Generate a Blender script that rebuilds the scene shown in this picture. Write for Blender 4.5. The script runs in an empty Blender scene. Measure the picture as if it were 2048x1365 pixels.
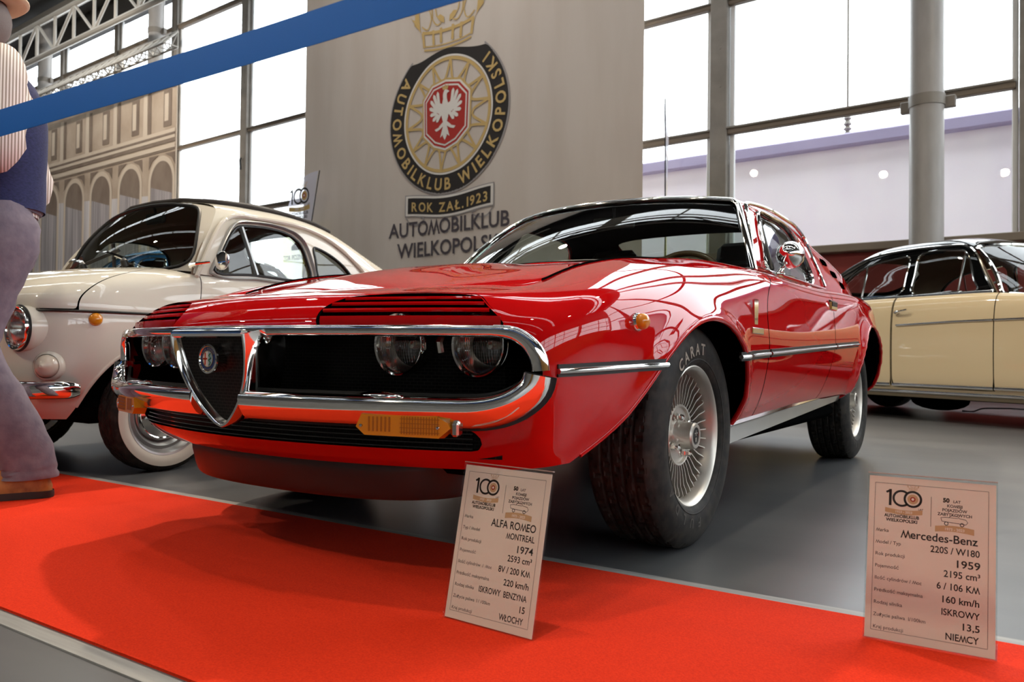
import bpy, math, random
import numpy as np
from mathutils import Vector, Matrix
random.seed(7); RNG=np.random.default_rng(7)
SC=bpy.context.scene; COL=SC.collection
R=math.radians; PI=math.pi
# ------------------------------------------------------------------ camera
cam=bpy.data.cameras.new('camera'); camo=bpy.data.objects.new('camera',cam); COL.objects.link(camo)
cam.sensor_width=36.0; cam.lens=36.0*1600.8/2048.0; cam.clip_start=.05; cam.clip_end=200
def cam_matrix(loc,yaw,pitch,roll):
    cy,sy=math.cos(yaw),math.sin(yaw)
    f=Vector((sy*math.cos(pitch),cy*math.cos(pitch),math.sin(pitch)))
    r=Vector((cy,-sy,0)); u=r.cross(f); c,s=math.cos(roll),math.sin(roll)
    r2=c*r+s*u; u2=-s*r+c*u
    m=Matrix.Identity(4)
    for i in range(3): m[i][0]=r2[i]; m[i][1]=u2[i]; m[i][2]=-f[i]; m[i][3]=loc[i]
    return m
camo.matrix_world=cam_matrix((1.5724,-2.1023,.5231),-.5865,.0156,.0119)
cam.dof.use_dof=True; cam.dof.focus_distance=2.15; cam.dof.aperture_fstop=7.0
SC.camera=camo
# ------------------------------------------------------------------ view, world
SC.view_settings.view_transform='Standard'; SC.view_settings.look='None'
SC.view_settings.exposure=-0.17; SC.view_settings.gamma=1.0; SC.view_settings.use_curve_mapping=False
SC.cycles.use_denoising=True; SC.cycles.max_bounces=10; SC.cycles.diffuse_bounces=3; SC.cycles.glossy_bounces=5
SC.cycles.transmission_bounces=4; SC.cycles.transparent_max_bounces=14; SC.cycles.caustics_reflective=False; SC.cycles.caustics_refractive=False
SC.cycles.sample_clamp_indirect=6.0
wd=bpy.data.worlds.new('overcast sky'); SC.world=wd; wd.use_nodes=True
_n=wd.node_tree.nodes; _b=_n['Background']
_b.inputs[0].default_value=(.93,.97,1.0,1); _b.inputs[1].default_value=6.5
# ------------------------------------------------------------------ hall lamps: warm spotlights hung from the roof girders
def lamp(loc,power,rad=.11,col=(1,.84,.62),tgt=None,ang=120):
    l=bpy.data.lights.new('roof_spotlight','SPOT'); l.energy=power; l.color=col; l.shadow_soft_size=rad
    l.spot_size=R(ang); l.spot_blend=.6
    o=bpy.data.objects.new('roof_spotlight',l); COL.objects.link(o); o.location=loc
    d=Vector(tgt if tgt else (loc[0]*.5,loc[1]*.5,0))-Vector(loc); o.rotation_euler=d.to_track_quat('-Z','Y').to_euler()
    return o
for (x,y,z,p,t) in [(-3.6,3.0,6.6,1500,(-.3,-1,0)),(1.2,4.4,6.8,520,(.2,-1,0)),(-6.5,2.2,7.0,420,(-3,-1,0)),(5.5,2.0,7.2,60,(2,-1,0)),(-4.6,-5.4,6.4,400,(-.8,-.9,0)),(-1.4,-6.4,6.2,470,(.6,-.9,0)),(2.6,-6.0,6.4,130,(1.2,-.5,0)),(-8.5,-4.4,6.8,330,(-3,-1,0)),(-.9,-1.6,7.6,330,(-.6,-1.0,0)),(1.4,-.9,7.6,190,(1.2,-.7,0)),(4.0,5.0,7.2,300,(1.2,6.0,0)),
        (-9,4.5,8.2,340,(-9.5,9.6,4.5)),(-4.5,4.0,8.2,260,(-6,9.4,4.5)),(-17,4.5,8.4,1150,(-21,10.2,5))]:
    far=t[2]>0
    lamp((x,y,z),p,tgt=t,col=(1,.92,.83) if far else (1,.84,.64))
# ------------------------------------------------------------------ helpers
def wm(o):
    m=o.matrix_parent_inverse@o.matrix_basis if o.parent else o.matrix_basis.copy()
    return wm(o.parent)@m if o.parent else m
def adopt(o,parent,local=False):
    o.parent=parent
    if not local: o.matrix_parent_inverse=wm(parent).inverted()
def tag(o,label=None,cat=None,group=None,kind=None):
    for k,v in (('label',label),('category',cat),('group',group),('kind',kind)):
        if v: o[k]=v
    return o
def thing(name,loc,label,cat,rotz=0,group=None):
    o=bpy.data.objects.new(name,None); o.empty_display_size=.1; COL.objects.link(o)
    o.location=loc; o.rotation_euler=(0,0,rotz); return tag(o,label,cat,group)
class MB:
    def __init__(s): s.V=[];s.F=[];s.M=[];s.m=0;s.T=None
    def add(s,V,F):
        b=len(s.V)
        if s.T is not None: V=[s.T@Vector(v) for v in V]
        s.V+= [tuple(map(float,v)) for v in V]; s.F+=[tuple(b+int(i) for i in f) for f in F]; s.M+=[s.m]*len(F); return s
    def grid(s,P,cu=False,cv=False,flip=False):
        P=np.asarray(P,float); n,m=P.shape[:2]; F=[]
        for i in range(n if cu else n-1):
            for j in range(m if cv else m-1):
                a,b=(i+1)%n,(j+1)%m; q=(i*m+j,a*m+j,a*m+b,i*m+b); F.append(q[::-1] if flip else q)
        return s.add(P.reshape(-1,3),F)
    def box(s,c,d,rot=None,bev=0):
        x,y,z=[k/2 for k in d]; c=Vector(c); rot=rot or Matrix.Identity(3)
        if bev<=0:
            V=[c+rot@Vector((i*x,j*y,k*z)) for i in(-1,1) for j in(-1,1) for k in(-1,1)]
            return s.add(V,[(0,1,3,2),(4,6,7,5),(0,4,5,1),(2,3,7,6),(0,2,6,4),(1,5,7,3)])
        b=min(bev,.49*min(d)); V=[];F=[];ix={}
        for i in(-1,1):
            for j in(-1,1):
                for k in(-1,1):
                    for a in range(3):
                        p=[i*(x-b),j*(y-b),k*(z-b)]; p[a]=(i*x,j*y,k*z)[a]; ix[i,j,k,a]=len(V); V.append(c+rot@Vector(p))
        for a in range(3):
            o=[t for t in range(3) if t!=a]
            for sg in(-1,1):
                q=[]
                for (u,v) in((-1,-1),(1,-1),(1,1),(-1,1)):
                    t=[0,0,0];t[a]=sg;t[o[0]]=u;t[o[1]]=v;q.append(ix[t[0],t[1],t[2],a])
                F.append(q if (sg>0)!=(a==1) else q[::-1])
        for a in range(3):
            o=[t for t in range(3) if t!=a]
            for u in(-1,1):
                for v in(-1,1):
                    t=[0,0,0];t[o[0]]=u;t[o[1]]=v
                    lo=t[:];lo[a]=-1;hi=t[:];hi[a]=1
                    F.append([ix[(*lo,o[0])],ix[(*hi,o[0])],ix[(*hi,o[1])],ix[(*lo,o[1])]])
        for i in(-1,1):
            for j in(-1,1):
                for k in(-1,1): F.append([ix[i,j,k,0],ix[i,j,k,1],ix[i,j,k,2]])
        return s.add(V,F)
    def sweep(s,path,sec,up=(0,0,1),closed=False,secclosed=True,caps=True,scale=None):
        P=np.asarray(path,float); n=len(P); up=np.asarray(up,float)
        T=np.zeros_like(P)
        for i in range(n):
            a=P[(i-1)%n] if closed or i>0 else P[i]; b=P[(i+1)%n] if closed or i<n-1 else P[i]; T[i]=b-a
        T/=np.linalg.norm(T,axis=1)[:,None]+1e-12
        U=np.broadcast_to(up,P.shape) if up.ndim==1 else up
        S=np.cross(T,U); S/=np.linalg.norm(S,axis=1)[:,None]+1e-12; N=np.cross(S,T)
        sec=np.asarray(sec,float); sc=np.ones(n) if scale is None else np.asarray(scale,float)
        G=P[:,None,:]+sc[:,None,None]*(sec[None,:,0,None]*S[:,None,:]+sec[None,:,1,None]*N[:,None,:])
        b=len(s.V); s.grid(G,cu=closed,cv=secclosed,flip=False); m=len(sec)
        if caps and secclosed and not closed:
            s.F.append(tuple(b+i for i in range(m))); s.M.append(s.m)
            s.F.append(tuple(b+(n-1)*m+i for i in range(m))[::-1]); s.M.append(s.m)
        return s
    def tube(s,path,r,k=8,closed=False,up=None,caps=True):
        P=np.asarray(path,float); n=len(P)
        sec=[(math.cos(2*PI*i/k),math.sin(2*PI*i/k)) for i in range(k)]
        rr=np.full(n,r) if np.isscalar(r) else np.asarray(r,float)
        if up is None:
            d=P[-1]-P[0] if not closed else np.cross(P[n//3]-P[0],P[2*n//3]-P[0]); d=np.abs(d)
            up=np.eye(3)[int(np.argmin(d))] if not closed else np.eye(3)[int(np.argmax(d))]
        return s.sweep(P,sec,up,closed,True,caps,rr)
    def lathe(s,prof,k=48,c=(0,0,0),axis=(1,0,0),a0=0,a1=2*PI,ref=None):
        ax=Vector(axis).normalized(); r0=Vector(ref) if ref else (Vector((0,0,1)) if abs(ax.z)<.9 else Vector((1,0,0)))
        e1=(r0-ax*r0.dot(ax)).normalized(); e2=ax.cross(e1); c=Vector(c); full=abs(a1-a0-2*PI)<1e-6
        n=k if full else k+1; G=np.zeros((n,len(prof),3))
        for i in range(n):
            a=a0+(a1-a0)*i/k; d=e1*math.cos(a)+e2*math.sin(a)
            for j,(r,h) in enumerate(prof): G[i,j]=c+d*r+ax*h
        return s.grid(G,cu=full)
    def prism(s,poly,t,T=None,holes=False):
        # poly in local xy, extruded from z=0 to t ; T maps local -> world
        T=T or Matrix.Identity(4); n=len(poly)
        V=[T@Vector((p[0],p[1],0)) for p in poly]+[T@Vector((p[0],p[1],t)) for p in poly]
        F=[tuple(range(n))[::-1],tuple(range(n,2*n))]+[(i,(i+1)%n,n+(i+1)%n,n+i) for i in range(n)]
        return s.add(V,F)
    def ball(s,c,r,k=16,sx=(1,1,1),rot=None):
        n=k//2; G=np.zeros((k,n+1,3)); rot=rot or Matrix.Identity(3)
        for i in range(k):
            for j in range(n+1):
                t=PI*j/n; a=2*PI*i/k
                G[i,j]=Vector(c)+rot@Vector((r*sx[0]*math.sin(t)*math.cos(a),r*sx[1]*math.sin(t)*math.sin(a),r*sx[2]*math.cos(t)))
        return s.grid(G,cu=True)
    def build(s,name,mat,parent=None,smooth=True,sharp=40,local=False,label=None):
        me=bpy.data.meshes.new(name); me.from_pydata(s.V,[],s.F)
        mats=mat if isinstance(mat,(list,tuple)) else [mat]
        for q in mats: me.materials.append(q)
        if len(mats)>1: me.polygons.foreach_set('material_index',s.M)
        me.polygons.foreach_set('use_smooth',[smooth]*len(me.polygons))
        if smooth and sharp: me.set_sharp_from_angle(angle=R(sharp))
        me.validate(); me.update()
        o=bpy.data.objects.new(name,me); COL.objects.link(o)
        if parent is not None: adopt(o,parent,local)
        if label: o['label']=label
        return o
def copy_tree(o,parent=None):
    c=o.copy(); COL.objects.link(c)
    if parent is not None: c.parent=parent
    for ch in [k for k in bpy.data.objects if k.parent==o]: copy_tree(ch,c)
    return c
# ---- curves and surfaces
def herm(P,t,q):
    P=np.asarray(P,float); k=len(P); h=np.diff(t); d=(P[1:]-P[:-1])/h.reshape((-1,)+(1,)*(P.ndim-1)); M=np.zeros_like(P)
    for i in range(1,k-1): M[i]=(d[i-1]*h[i]+d[i]*h[i-1])/(h[i]+h[i-1])
    M[0]=d[0]*1.5-M[1]*.5 if k>2 else d[0]; M[-1]=d[-1]*1.5-M[-2]*.5 if k>2 else d[-1]
    j=np.clip(np.searchsorted(t,q,side='right')-1,0,k-2); s=((q-t[j])/h[j]).reshape((-1,)+(1,)*(P.ndim-1)); H=h[j].reshape(s.shape)
    return (2*s**3-3*s**2+1)*P[j]+(s**3-2*s**2+s)*H*M[j]+(-2*s**3+3*s**2)*P[j+1]+(s**3-s**2)*H*M[j+1]
def refine(P,k,axis=0,closed=False):
    P=np.moveaxis(np.asarray(P,float),axis,0)
    n0=len(P)
    if closed: P=np.concatenate([P[-2:],P,P[:3]])
    ch=np.linalg.norm(np.diff(P,axis=0),axis=-1); ch=ch.reshape(len(ch),-1).mean(1)**.7+1e-6
    t=np.concatenate([[0],np.cumsum(ch)]); q=[]
    for i in range(len(P)-1): q+=list(t[i]+(t[i+1]-t[i])*np.arange(k)/k)
    q.append(t[-1]); O=herm(P,t,np.array(q))
    if closed: O=O[2*k:(2+n0)*k]
    return np.moveaxis(O,0,axis)
def curve(pts,k=8,closed=False): return refine(np.asarray(pts,float),k,0,closed)
def tab(xs,ys):
    xs=np.asarray(xs,float); ys=np.asarray(ys,float)
    return lambda v: herm(ys,xs,np.clip(np.atleast_1d(np.asarray(v,float)),xs[0],xs[-1]))[0] if np.isscalar(v) else herm(ys,xs,np.clip(np.asarray(v,float),xs[0],xs[-1]))
def normals(P):
    du=np.gradient(P,axis=0); dv=np.gradient(P,axis=1); n=np.cross(du,dv); return n/(np.linalg.norm(n,axis=2)[...,None]+1e-12)
def gridmesh(P,flip=False):
    m=MB().grid(P,flip=flip); return np.array(m.V),m.F
def clip(V,F,f):
    V=np.asarray(V,float); s=np.asarray(f(V),float); s=np.where(np.abs(s)<1e-7,1e-7,s); out=[];nv=list(map(tuple,V)); E={}
    for fc in F:
        q=[]
        if all(s[i]>0 for i in fc): out.append(tuple(fc)); continue
        if all(s[i]<0 for i in fc): continue
        for a,b in zip(fc,tuple(fc[1:])+(fc[0],)):
            if s[a]>0: q.append(a)
            if (s[a]>0)!=(s[b]>0):
                key=(a,b) if a<b else (b,a)
                if key not in E:
                    t=s[key[0]]/(s[key[0]]-s[key[1]]); E[key]=len(nv); nv.append(tuple(V[key[0]]+(V[key[1]]-V[key[0]])*t))
                q.append(E[key])
        if len(q)>2: out.append(tuple(q))
    used=sorted({i for f_ in out for i in f_}); mp={o:i for i,o in enumerate(used)}
    return np.array([nv[i] for i in used]),[tuple(mp[i] for i in f_) for f_ in out]
def sdf(P2,poly):
    P2=np.asarray(P2,float); A=np.asarray(poly,float); B=np.roll(A,-1,0); d=np.full(len(P2),1e9); ins=np.zeros(len(P2),bool)
    for a,b in zip(A,B):
        e=b-a; w=P2-a; t=np.clip((w@e)/(e@e+1e-15),0,1); d=np.minimum(d,np.hypot(*(w-t[:,None]*e).T))
        c=(a[1]>P2[:,1])!=(b[1]>P2[:,1])
        with np.errstate(all='ignore'): ins^=c&(P2[:,0]<(b[0]-a[0])*(P2[:,1]-a[1])/(b[1]-a[1]+1e-15)+a[0])
    return np.where(ins,d,-d)
def lookup(P,a,b,q0,q1):
    c=3-a-b; d=(P[:,a]-q0)**2+(P[:,b]-q1)**2; i=np.argsort(d)[:24]; A=np.c_[P[i,a]-q0,P[i,b]-q1,np.ones(len(i))]
    w=1/(d[i]+4e-5); return float(np.linalg.lstsq(A*w[:,None],P[i,c]*w,rcond=None)[0][2])
def mirx(V): V=np.array(V,float); V[...,0]*=-1; return V
# ---- text
def text_mesh(body,size=.1,align='LEFT',bold=0.0,spacing=1.0,cache={}):
    key=(body,size,align,bold,spacing)
    if key in cache: return cache[key]
    if bold and 'M' in body:   # an offset M closes up, so it is set as a turned W
        if body=='M':
            V,F=text_mesh('W',size,'LEFT',bold); V=V.copy(); x0,x1=V[:,0].min(),V[:,0].max(); y1=V[:,1].max(); y0=V[:,1].min(); V[:,0]=(x0+x1-V[:,0]-x0)*.80+x0; V[:,1]=y1+y0-V[:,1]
            cache[key]=(V,F); return V,F
        VV=[];FF=[];n=0
        for i,ch in enumerate(body):
            if ch==' ': continue
            V,F=text_mesh(ch,size,'LEFT',bold); x=text_w(body[:i+1],size)-text_w(ch,size); VV.append(V+np.array([x,0,0])); FF+=[tuple(k+n for k in f) for f in F]; n+=len(V)
        cache[key]=(np.concatenate(VV),FF); return cache[key]
    c=bpy.data.curves.new('lettering','FONT'); c.body=body; c.size=size; c.align_x=align; c.offset=bold*size; c.space_character=spacing; c.resolution_u=3
    o=bpy.data.objects.new('lettering',c); COL.objects.link(o); dg=bpy.context.evaluated_depsgraph_get(); dg.update()
    me=bpy.data.meshes.new_from_object(o.evaluated_get(dg)); V=np.array([v.co[:] for v in me.vertices]).reshape(-1,3); F=[tuple(p.vertices) for p in me.polygons]
    bpy.data.objects.remove(o); bpy.data.curves.remove(c); bpy.data.meshes.remove(me); cache[key]=(V,F); return V,F
def text_w(body,size,bold=0,spacing=1.0):
    V,_=text_mesh(body,size,'LEFT',bold,spacing); return float(V[:,0].max()) if len(V) else 0
# ---- materials
def pm(name,col,rough=.5,metal=0,coat=0,spec=.5,noise=None,bump=None,emit=None,trans=0,ior=1.45,alpha=1,sheen=0,coat_r=.03):
    m=bpy.data.materials.new(name); m.use_nodes=True; nt=m.node_tree; b=nt.nodes['Principled BSDF']
    b.inputs['Base Color'].default_value=(*col,1); b.inputs['Roughness'].default_value=rough; b.inputs['Metallic'].default_value=metal
    b.inputs['Coat Weight'].default_value=coat; b.inputs['Coat Roughness'].default_value=coat_r; b.inputs['Specular IOR Level'].default_value=spec
    b.inputs['Transmission Weight'].default_value=trans; b.inputs['IOR'].default_value=ior; b.inputs['Alpha'].default_value=alpha; b.inputs['Sheen Weight'].default_value=sheen
    if emit: b.inputs['Emission Color'].default_value=(*emit[0],1); b.inputs['Emission Strength'].default_value=emit[1]
    tc=None
    if noise or bump: tc=nt.nodes.new('ShaderNodeTexCoord')
    if noise:  # (scale, second colour, contrast, stretch)
        sc,c2,lo,hi,st=noise; mp=nt.nodes.new('ShaderNodeMapping'); mp.inputs['Scale'].default_value=st; nt.links.new(tc.outputs['Object'],mp.inputs[0])
        nz=nt.nodes.new('ShaderNodeTexNoise'); nz.inputs['Scale'].default_value=sc; nz.inputs['Detail'].default_value=5; nt.links.new(mp.outputs[0],nz.inputs['Vector'])
        rp=nt.nodes.new('ShaderNodeValToRGB'); rp.color_ramp.elements[0].position=lo; rp.color_ramp.elements[1].position=hi
        rp.color_ramp.elements[0].color=(*col,1); rp.color_ramp.elements[1].color=(*c2,1); nt.links.new(nz.outputs[0],rp.inputs[0]); nt.links.new(rp.outputs[0],b.inputs['Base Color'])
    if bump:
        sc,strength,dist=bump; nz=nt.nodes.new('ShaderNodeTexNoise'); nz.inputs['Scale'].default_value=sc; nz.inputs['Detail'].default_value=4
        nt.links.new(tc.outputs['Object'],nz.inputs['Vector']); bp=nt.nodes.new('ShaderNodeBump'); bp.inputs['Strength'].default_value=strength; bp.inputs['Distance'].default_value=dist
        nt.links.new(nz.outputs[0],bp.inputs['Height']); nt.links.new(bp.outputs[0],b.inputs['Normal'])
    return m
def glass(name,tint=(1,1,1),refl=1.0,ior=1.5,rough=.0):
    # clear pane: Schlick reflection over a tinted transparent body, the same from both faces
    m=bpy.data.materials.new(name); m.use_nodes=True; nt=m.node_tree; nt.nodes.remove(nt.nodes['Principled BSDF']); out=nt.nodes['Material Output']; N=nt.nodes.new; K=nt.links.new
    t=N('ShaderNodeBsdfTransparent'); t.inputs[0].default_value=(*tint,1); g=N('ShaderNodeBsdfGlossy'); g.inputs['Roughness'].default_value=rough
    geo=N('ShaderNodeNewGeometry'); d=N('ShaderNodeVectorMath'); d.operation='DOT_PRODUCT'; K(geo.outputs['Incoming'],d.inputs[0]); K(geo.outputs['Normal'],d.inputs[1]); d.name='facing'
    def mth(op,a,b=None,clamp=False):
        q=N('ShaderNodeMath'); q.operation=op; q.use_clamp=clamp
        for i,v in enumerate((a,b)):
            if v is None: continue
            if isinstance(v,(int,float)): q.inputs[i].default_value=v
            else: K(v,q.inputs[i])
        return q.outputs[0]
    f0=((ior-1)/(ior+1))**2*1.7; c=mth('ABSOLUTE',d.outputs['Value']); p=mth('POWER',mth('SUBTRACT',1.0,c,True),5.0); fr=mth('MULTIPLY',mth('ADD',mth('MULTIPLY',p,1-f0),f0),refl,True)
    mx=N('ShaderNodeMixShader'); K(fr,mx.inputs[0]); K(t.outputs[0],mx.inputs[1]); K(g.outputs[0],mx.inputs[2]); K(mx.outputs[0],out.inputs[0])
    return m
def s2l(*c): return tuple(((v/255)/12.92 if v/255<=.04045 else ((v/255+.055)/1.055)**2.4) for v in c)
MT=dict(
 red=pm('red paint',(.45,.003,.004),.4,0,1.0,.0,coat_r=.015),
 chrome=pm('chrome',(.83,.82,.79),.06,1.0),
 dchrome=pm('dull chrome',(.6,.58,.54),.22,1.0),
 black=pm('black trim',(.008,.008,.008),.45,0),
 blackgloss=pm('black gloss',(.006,.006,.007),.12,0,.6),
 spoiler=pm('spoiler plastic',(.016,.015,.014),.38,0,0,.5,bump=(300,.15,.001)),
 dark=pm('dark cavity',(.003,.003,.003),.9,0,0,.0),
 rubber=pm('tyre rubber',(.014,.0135,.013),.62,0,0,.22,noise=(30,(.036,.031,.026),.4,.7,(1,1,1))),
 rubberlet=pm('tyre lettering',(.30,.27,.22),.6),
 alloy=pm('cast alloy',(.56,.53,.48),.42,1.0),
 glass=glass('windscreen glass',(.62,.70,.66),1.0,1.55),
 sglass=glass('side glass',(.80,.84,.83),1.0,1.5),
 lens=glass('lamp lens',(.93,.93,.92),1.3,1.5),
 amber=pm('amber lens',(.62,.215,.006),.12,0,.6,trans=.0),
 trim=pm('seat leather',(.02,.018,.016),.5),
 wood=pm('wooden steering wheel rim',(.12,.06,.025),.3,0,.5),
 skin=pm('skin',(.5,.27,.19),.5),
)
# ------------------------------------------------------------------ the hall
TH=R(-3.48); HALL=Matrix.Translation((0,9.88,0))@Matrix.Rotation(TH,4,'Z')
def HB():
    m=MB(); m.T=HALL; return m
def hp(a,b,z): return HALL@Vector((a,b,z))
def struct(o): o['kind']='structure'; return o
M_floor=pm('grey sealed concrete',s2l(72,74,77),.30,0,0,.5,noise=(1.1,s2l(98,99,100),.3,.75,(.5,2.2,1)),bump=(14,.05,.004))
_nt=M_floor.node_tree; _bs=_nt.nodes['Principled BSDF']
_nz=_nt.nodes.new('ShaderNodeTexNoise'); _nz.inputs['Scale'].default_value=5; _nz.inputs['Detail'].default_value=6
_rr=_nt.nodes.new('ShaderNodeMapRange'); _rr.inputs[3].default_value=.22; _rr.inputs[4].default_value=.42
_nt.links.new(_nz.outputs[0],_rr.inputs[0]); _nt.links.new(_rr.outputs[0],_bs.inputs['Roughness'])
M_redwall=pm('dark red wall paint',s2l(140,52,48),.6)
M_steel=pm('grey painted steel',s2l(134,128,120),.45,0,0,.5,noise=(3,s2l(118,112,104),.35,.7,(1,1,1)))
M_brown=pm('grey brown transom',s2l(124,112,98),.5)
M_white=pm('white painted frame',s2l(220,222,222),.4)
M_dark=pm('dark roof sheet',s2l(58,56,54),.7)
M_beam=pm('pale galvanised beam',s2l(176,170,160),.4,.3)
M_pane=glass('window pane',(.97,.985,.99),.6,1.4)
M_wallg=pm('grey wall',s2l(96,92,88),.7)
M_ochre=pm('ochre wall panel',s2l(176,128,64),.6)
fl=MB(); fl.box((-8,-2,-.05),(44,27,.1)); fl=struct(fl.build('floor',M_floor,smooth=False))
# ceiling: dark bands with glazed skylight strips between
SKY=[(-11,.6),(-5.5,.6),(0.2,.6),(7.2,1.7)]; c=MB(); y0=-15.5
for yc,wd_ in SKY+[(11.6,0)]:
    y1=yc-wd_/2; c.box((-8,(y0+y1)/2,11.2),(44,y1-y0,.2)); y0=yc+wd_/2
c.box((-29.5,-2,11.2),(1,27,.2)); c.box((13.5,-2,11.2),(1,27,.2))
struct(c.build('ceiling',M_dark,smooth=False))
for i,(yc,wd_) in enumerate(SKY):
    g=MB(); g.box((-8,yc,11.25),(42,.10,.14))
    for k in range(15): g.box((-28.6+k*2.95,yc,11.25),(.9 if k==8 else .1,wd_,.14))
    g=struct(g.build('window_%d'%(21+i),M_beam,smooth=False))
    p=MB(); p.box((-8,yc,11.32),(42,wd_,.02)); p.build('pane',M_pane,g,smooth=False)
w=HB(); w.box((-8,.12,1.0),(44,.2,2.0)); struct(w.build('wall_back',M_redwall,smooth=False))
w=HB(); w.box((-8,.10,11.0),(44,.26,1.3)); struct(w.build('wall_back_upper',M_dark,smooth=False))
w=HB(); w.box((-8,-.02,2.06),(44,.30,.11),bev=.01); struct(w.build('trim_1',M_brown,smooth=False))
POST=[(-28.4,.2),(-25.1,.2),(-21.55,.2),(-18.33,.28),(-15.07,.27),(-11.7,.27),(-8.5,.27),(-5.4,.27),(-2.64,.28),(1.42,.2),(5.2,.27),(9.2,.27),(13.2,.27)]
for i in range(len(POST)-1):
    (a0,w0),(a1,w1)=POST[i],POST[i+1]; m=HB(); cx=(a0+a1)/2; L=a1-a0
    m.m=0; m.box((a0,0,6.2),(w0,.22,8.3),bev=.012)
    for z in (3.0,3.6,4.7,5.3,7.2): m.lathe([(0,.118),(.018,.118),(.022,.108)],8,c=(a0+.03,0,z),axis=(0,-1,0))
    m.m=1
    tr=[(4.0,.11)]+([(6.0,.09)] if i not in (0,1,2) else [])+([(9.35,.10)] if i<6 else [])
    for z,h in tr:
        m.m=1; m.box((cx,-.02,z),(L-w0,.12,h),bev=.012); m.m=0; m.box((cx,-.05,z+h*.36),(L-w0,.14,h*.3),bev=.008)
    m.m=2
    for a in (a0+w0/2+.05,a1-w1/2-.05): m.box((a,.02,6.2),(.07,.06,8.2),bev=.01)
    if i==8: m.m=0; m.box((cx,.05,8.0),(.015,.03,3.9))
    o=struct(m.build('window_%d'%(i+1),[M_steel,M_brown,M_white],smooth=False))
    p=HB(); p.box((cx,.05,6.2),(L-w0,.012,8.2)); p.build('pane',M_pane,o,smooth=False)
    if i==3:
        l=HB(); l.tube([(a1-.02,-.14,5.30),(a1+.02,-.19,5.25),(a1+.06,-.19,5.0)],.025,6); l.build('window_handle',MT['black'],o)
# the other walls, with the same tall glazing, seen only in reflections
def glazed(nm,org,rot,L,lowmat,n,wi):
    T=Matrix.Translation(org)@Matrix.Rotation(rot,4,'Z'); m=MB(); m.T=T; m.box((0,0,1.3),(L,.2,2.6)); struct(m.build('wall_'+nm,lowmat,smooth=False))
    m=MB(); m.T=T; m.box((0,0,8.7),(L,.2,5.2)); struct(m.build('wall_%s_upper'%nm,M_wallg,smooth=False))
    m=MB(); m.T=T
    for k in range(n+1): m.box((-L/2+L*k/n,0,4.35),(.3,.25,3.6))
    for z in (3.6,4.8): m.box((0,0,z),(L,.1,.1))
    for k in range(n): m.box((-L/2+L*(k+.5)/n,0,4.35),(.08,.1,3.6))
    o=struct(m.build('window_%d'%wi,M_steel,smooth=False)); p=MB(); p.T=T; p.box((0,.03,4.35),(L,.01,3.6)); p.build('pane',M_pane,o,smooth=False)
m=MB(); m.box((-8,-15.5,5.6),(44,.2,11.3)); struct(m.build('wall_front',M_wallg,smooth=False)); glazed('right',(13.6,-2.5,0),PI/2,26,M_ochre,5,32)
m=MB(); m.box((-29.9,-2,5.6),(.2,27,11.3)); struct(m.build('wall_left',M_wallg,smooth=False))
# columns with collar bands
def column(a,lab,lo=True):
    t=thing('steel_column',hp(a,-.58,0),lab,'column',TH,'round steel columns along the window wall')
    m=HB(); m.lathe([(.2,0),(.2,11.1)],40,c=(a,-.58,0),axis=(0,0,1)); m.lathe([(.30,0),(.30,.03),(.2,.03)],24,c=(a,-.58,0),axis=(0,0,1)); m.build('shaft',M_steel2,t)
    zz=3.80 if lo else 9.1
    m=HB(); m.lathe([(.2,-.07),(.212,-.07),(.212,.07),(.2,.07)],40,c=(a,-.58,zz),axis=(0,0,1)); m.build('collar_band',M_steel,t)
    for s in (-1,1):
        m=HB(); m.box((a+s*.25,-.50,zz-.02),(.14,.09,.15),bev=.01); m.build('bracket',M_steel,t,smooth=False)
M_steel2=pm('light grey column paint',s2l(158,154,150),.38,0,0,.5,noise=(9,s2l(150,146,141),.4,.7,(1,1,.3)))
column(.36,'light grey round steel column standing behind the cream and black saloon car')
column(-18.40,'tall light grey column just behind the right end of the roof truss',False)
column(-25.15,'far light grey column behind the man in the straw hat',False)
column(-11.5,'grey round column hidden behind the hanging club banner',False) if False else None
# roof girder made of tubes
def truss(nm,lab,b,z0,z1,a0,a1,n,r,diag=True,depth=.0):
    t=thing(nm,hp((a0+a1)/2,b,z0),lab,'truss',TH,'trusses under the roof' if nm=='roof_girder' else None)
    rows=[(b,z0),(b,z1)]+([(b-depth,z0)] if depth else [])
    for bb,z in rows:
        m=HB(); m.tube([(a0,bb,z),(a1,bb,z)],r,8); m.build('chord',M_beam,t)
    m=HB(); st=(a1-a0)/n
    for k in range(n+1):
        a=a0+k*st
        m.tube([(a,b,z0),(a,b,z1)],r*.6,6)
        if k<n: m.tube([(a,b,z0 if k%2 else z1),(a+st,b,z1 if k%2 else z0)],r*.55,6)
        if depth:
            m.tube([(a,b,z1),(a,b-depth,z0)],r*.6,6); m.tube([(a,b,z0),(a,b-depth,z0)],r*.6,6)
            if k<n: m.tube([(a,b,z0),(a+st,b-depth,z0)],r*.55,6); m.tube([(a,b-depth,z0),(a+st,b,z1)],r*.55,6)
    m.build('web_bracing',M_beam,t)
    return t
truss('roof_girder','pale tubular roof girder above the small lighting truss, under the roof',-2.0,8.75,9.75,-29,-11.0,16,.075)
truss('roof_girder','upper pale roof girder nearest the dark roof sheet, highest of the trusses',-4.4,9.5,10.6,-29,-11.0,14,.075)
truss('lighting_truss','slim lattice lighting truss with open end hanging in front of the upper windows',-2.0,7.45,7.80,-29,-14.85,40,.028,depth=.32)
for k,b in enumerate((-1.0,-2.6,-3.6,-5.4,-7.0)):
    m=HB(); m.box((-20,b,10.75),(22,.16,.3),bev=.01); struct(m.build('trim_%d'%(2+k),M_beam,smooth=False))
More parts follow.
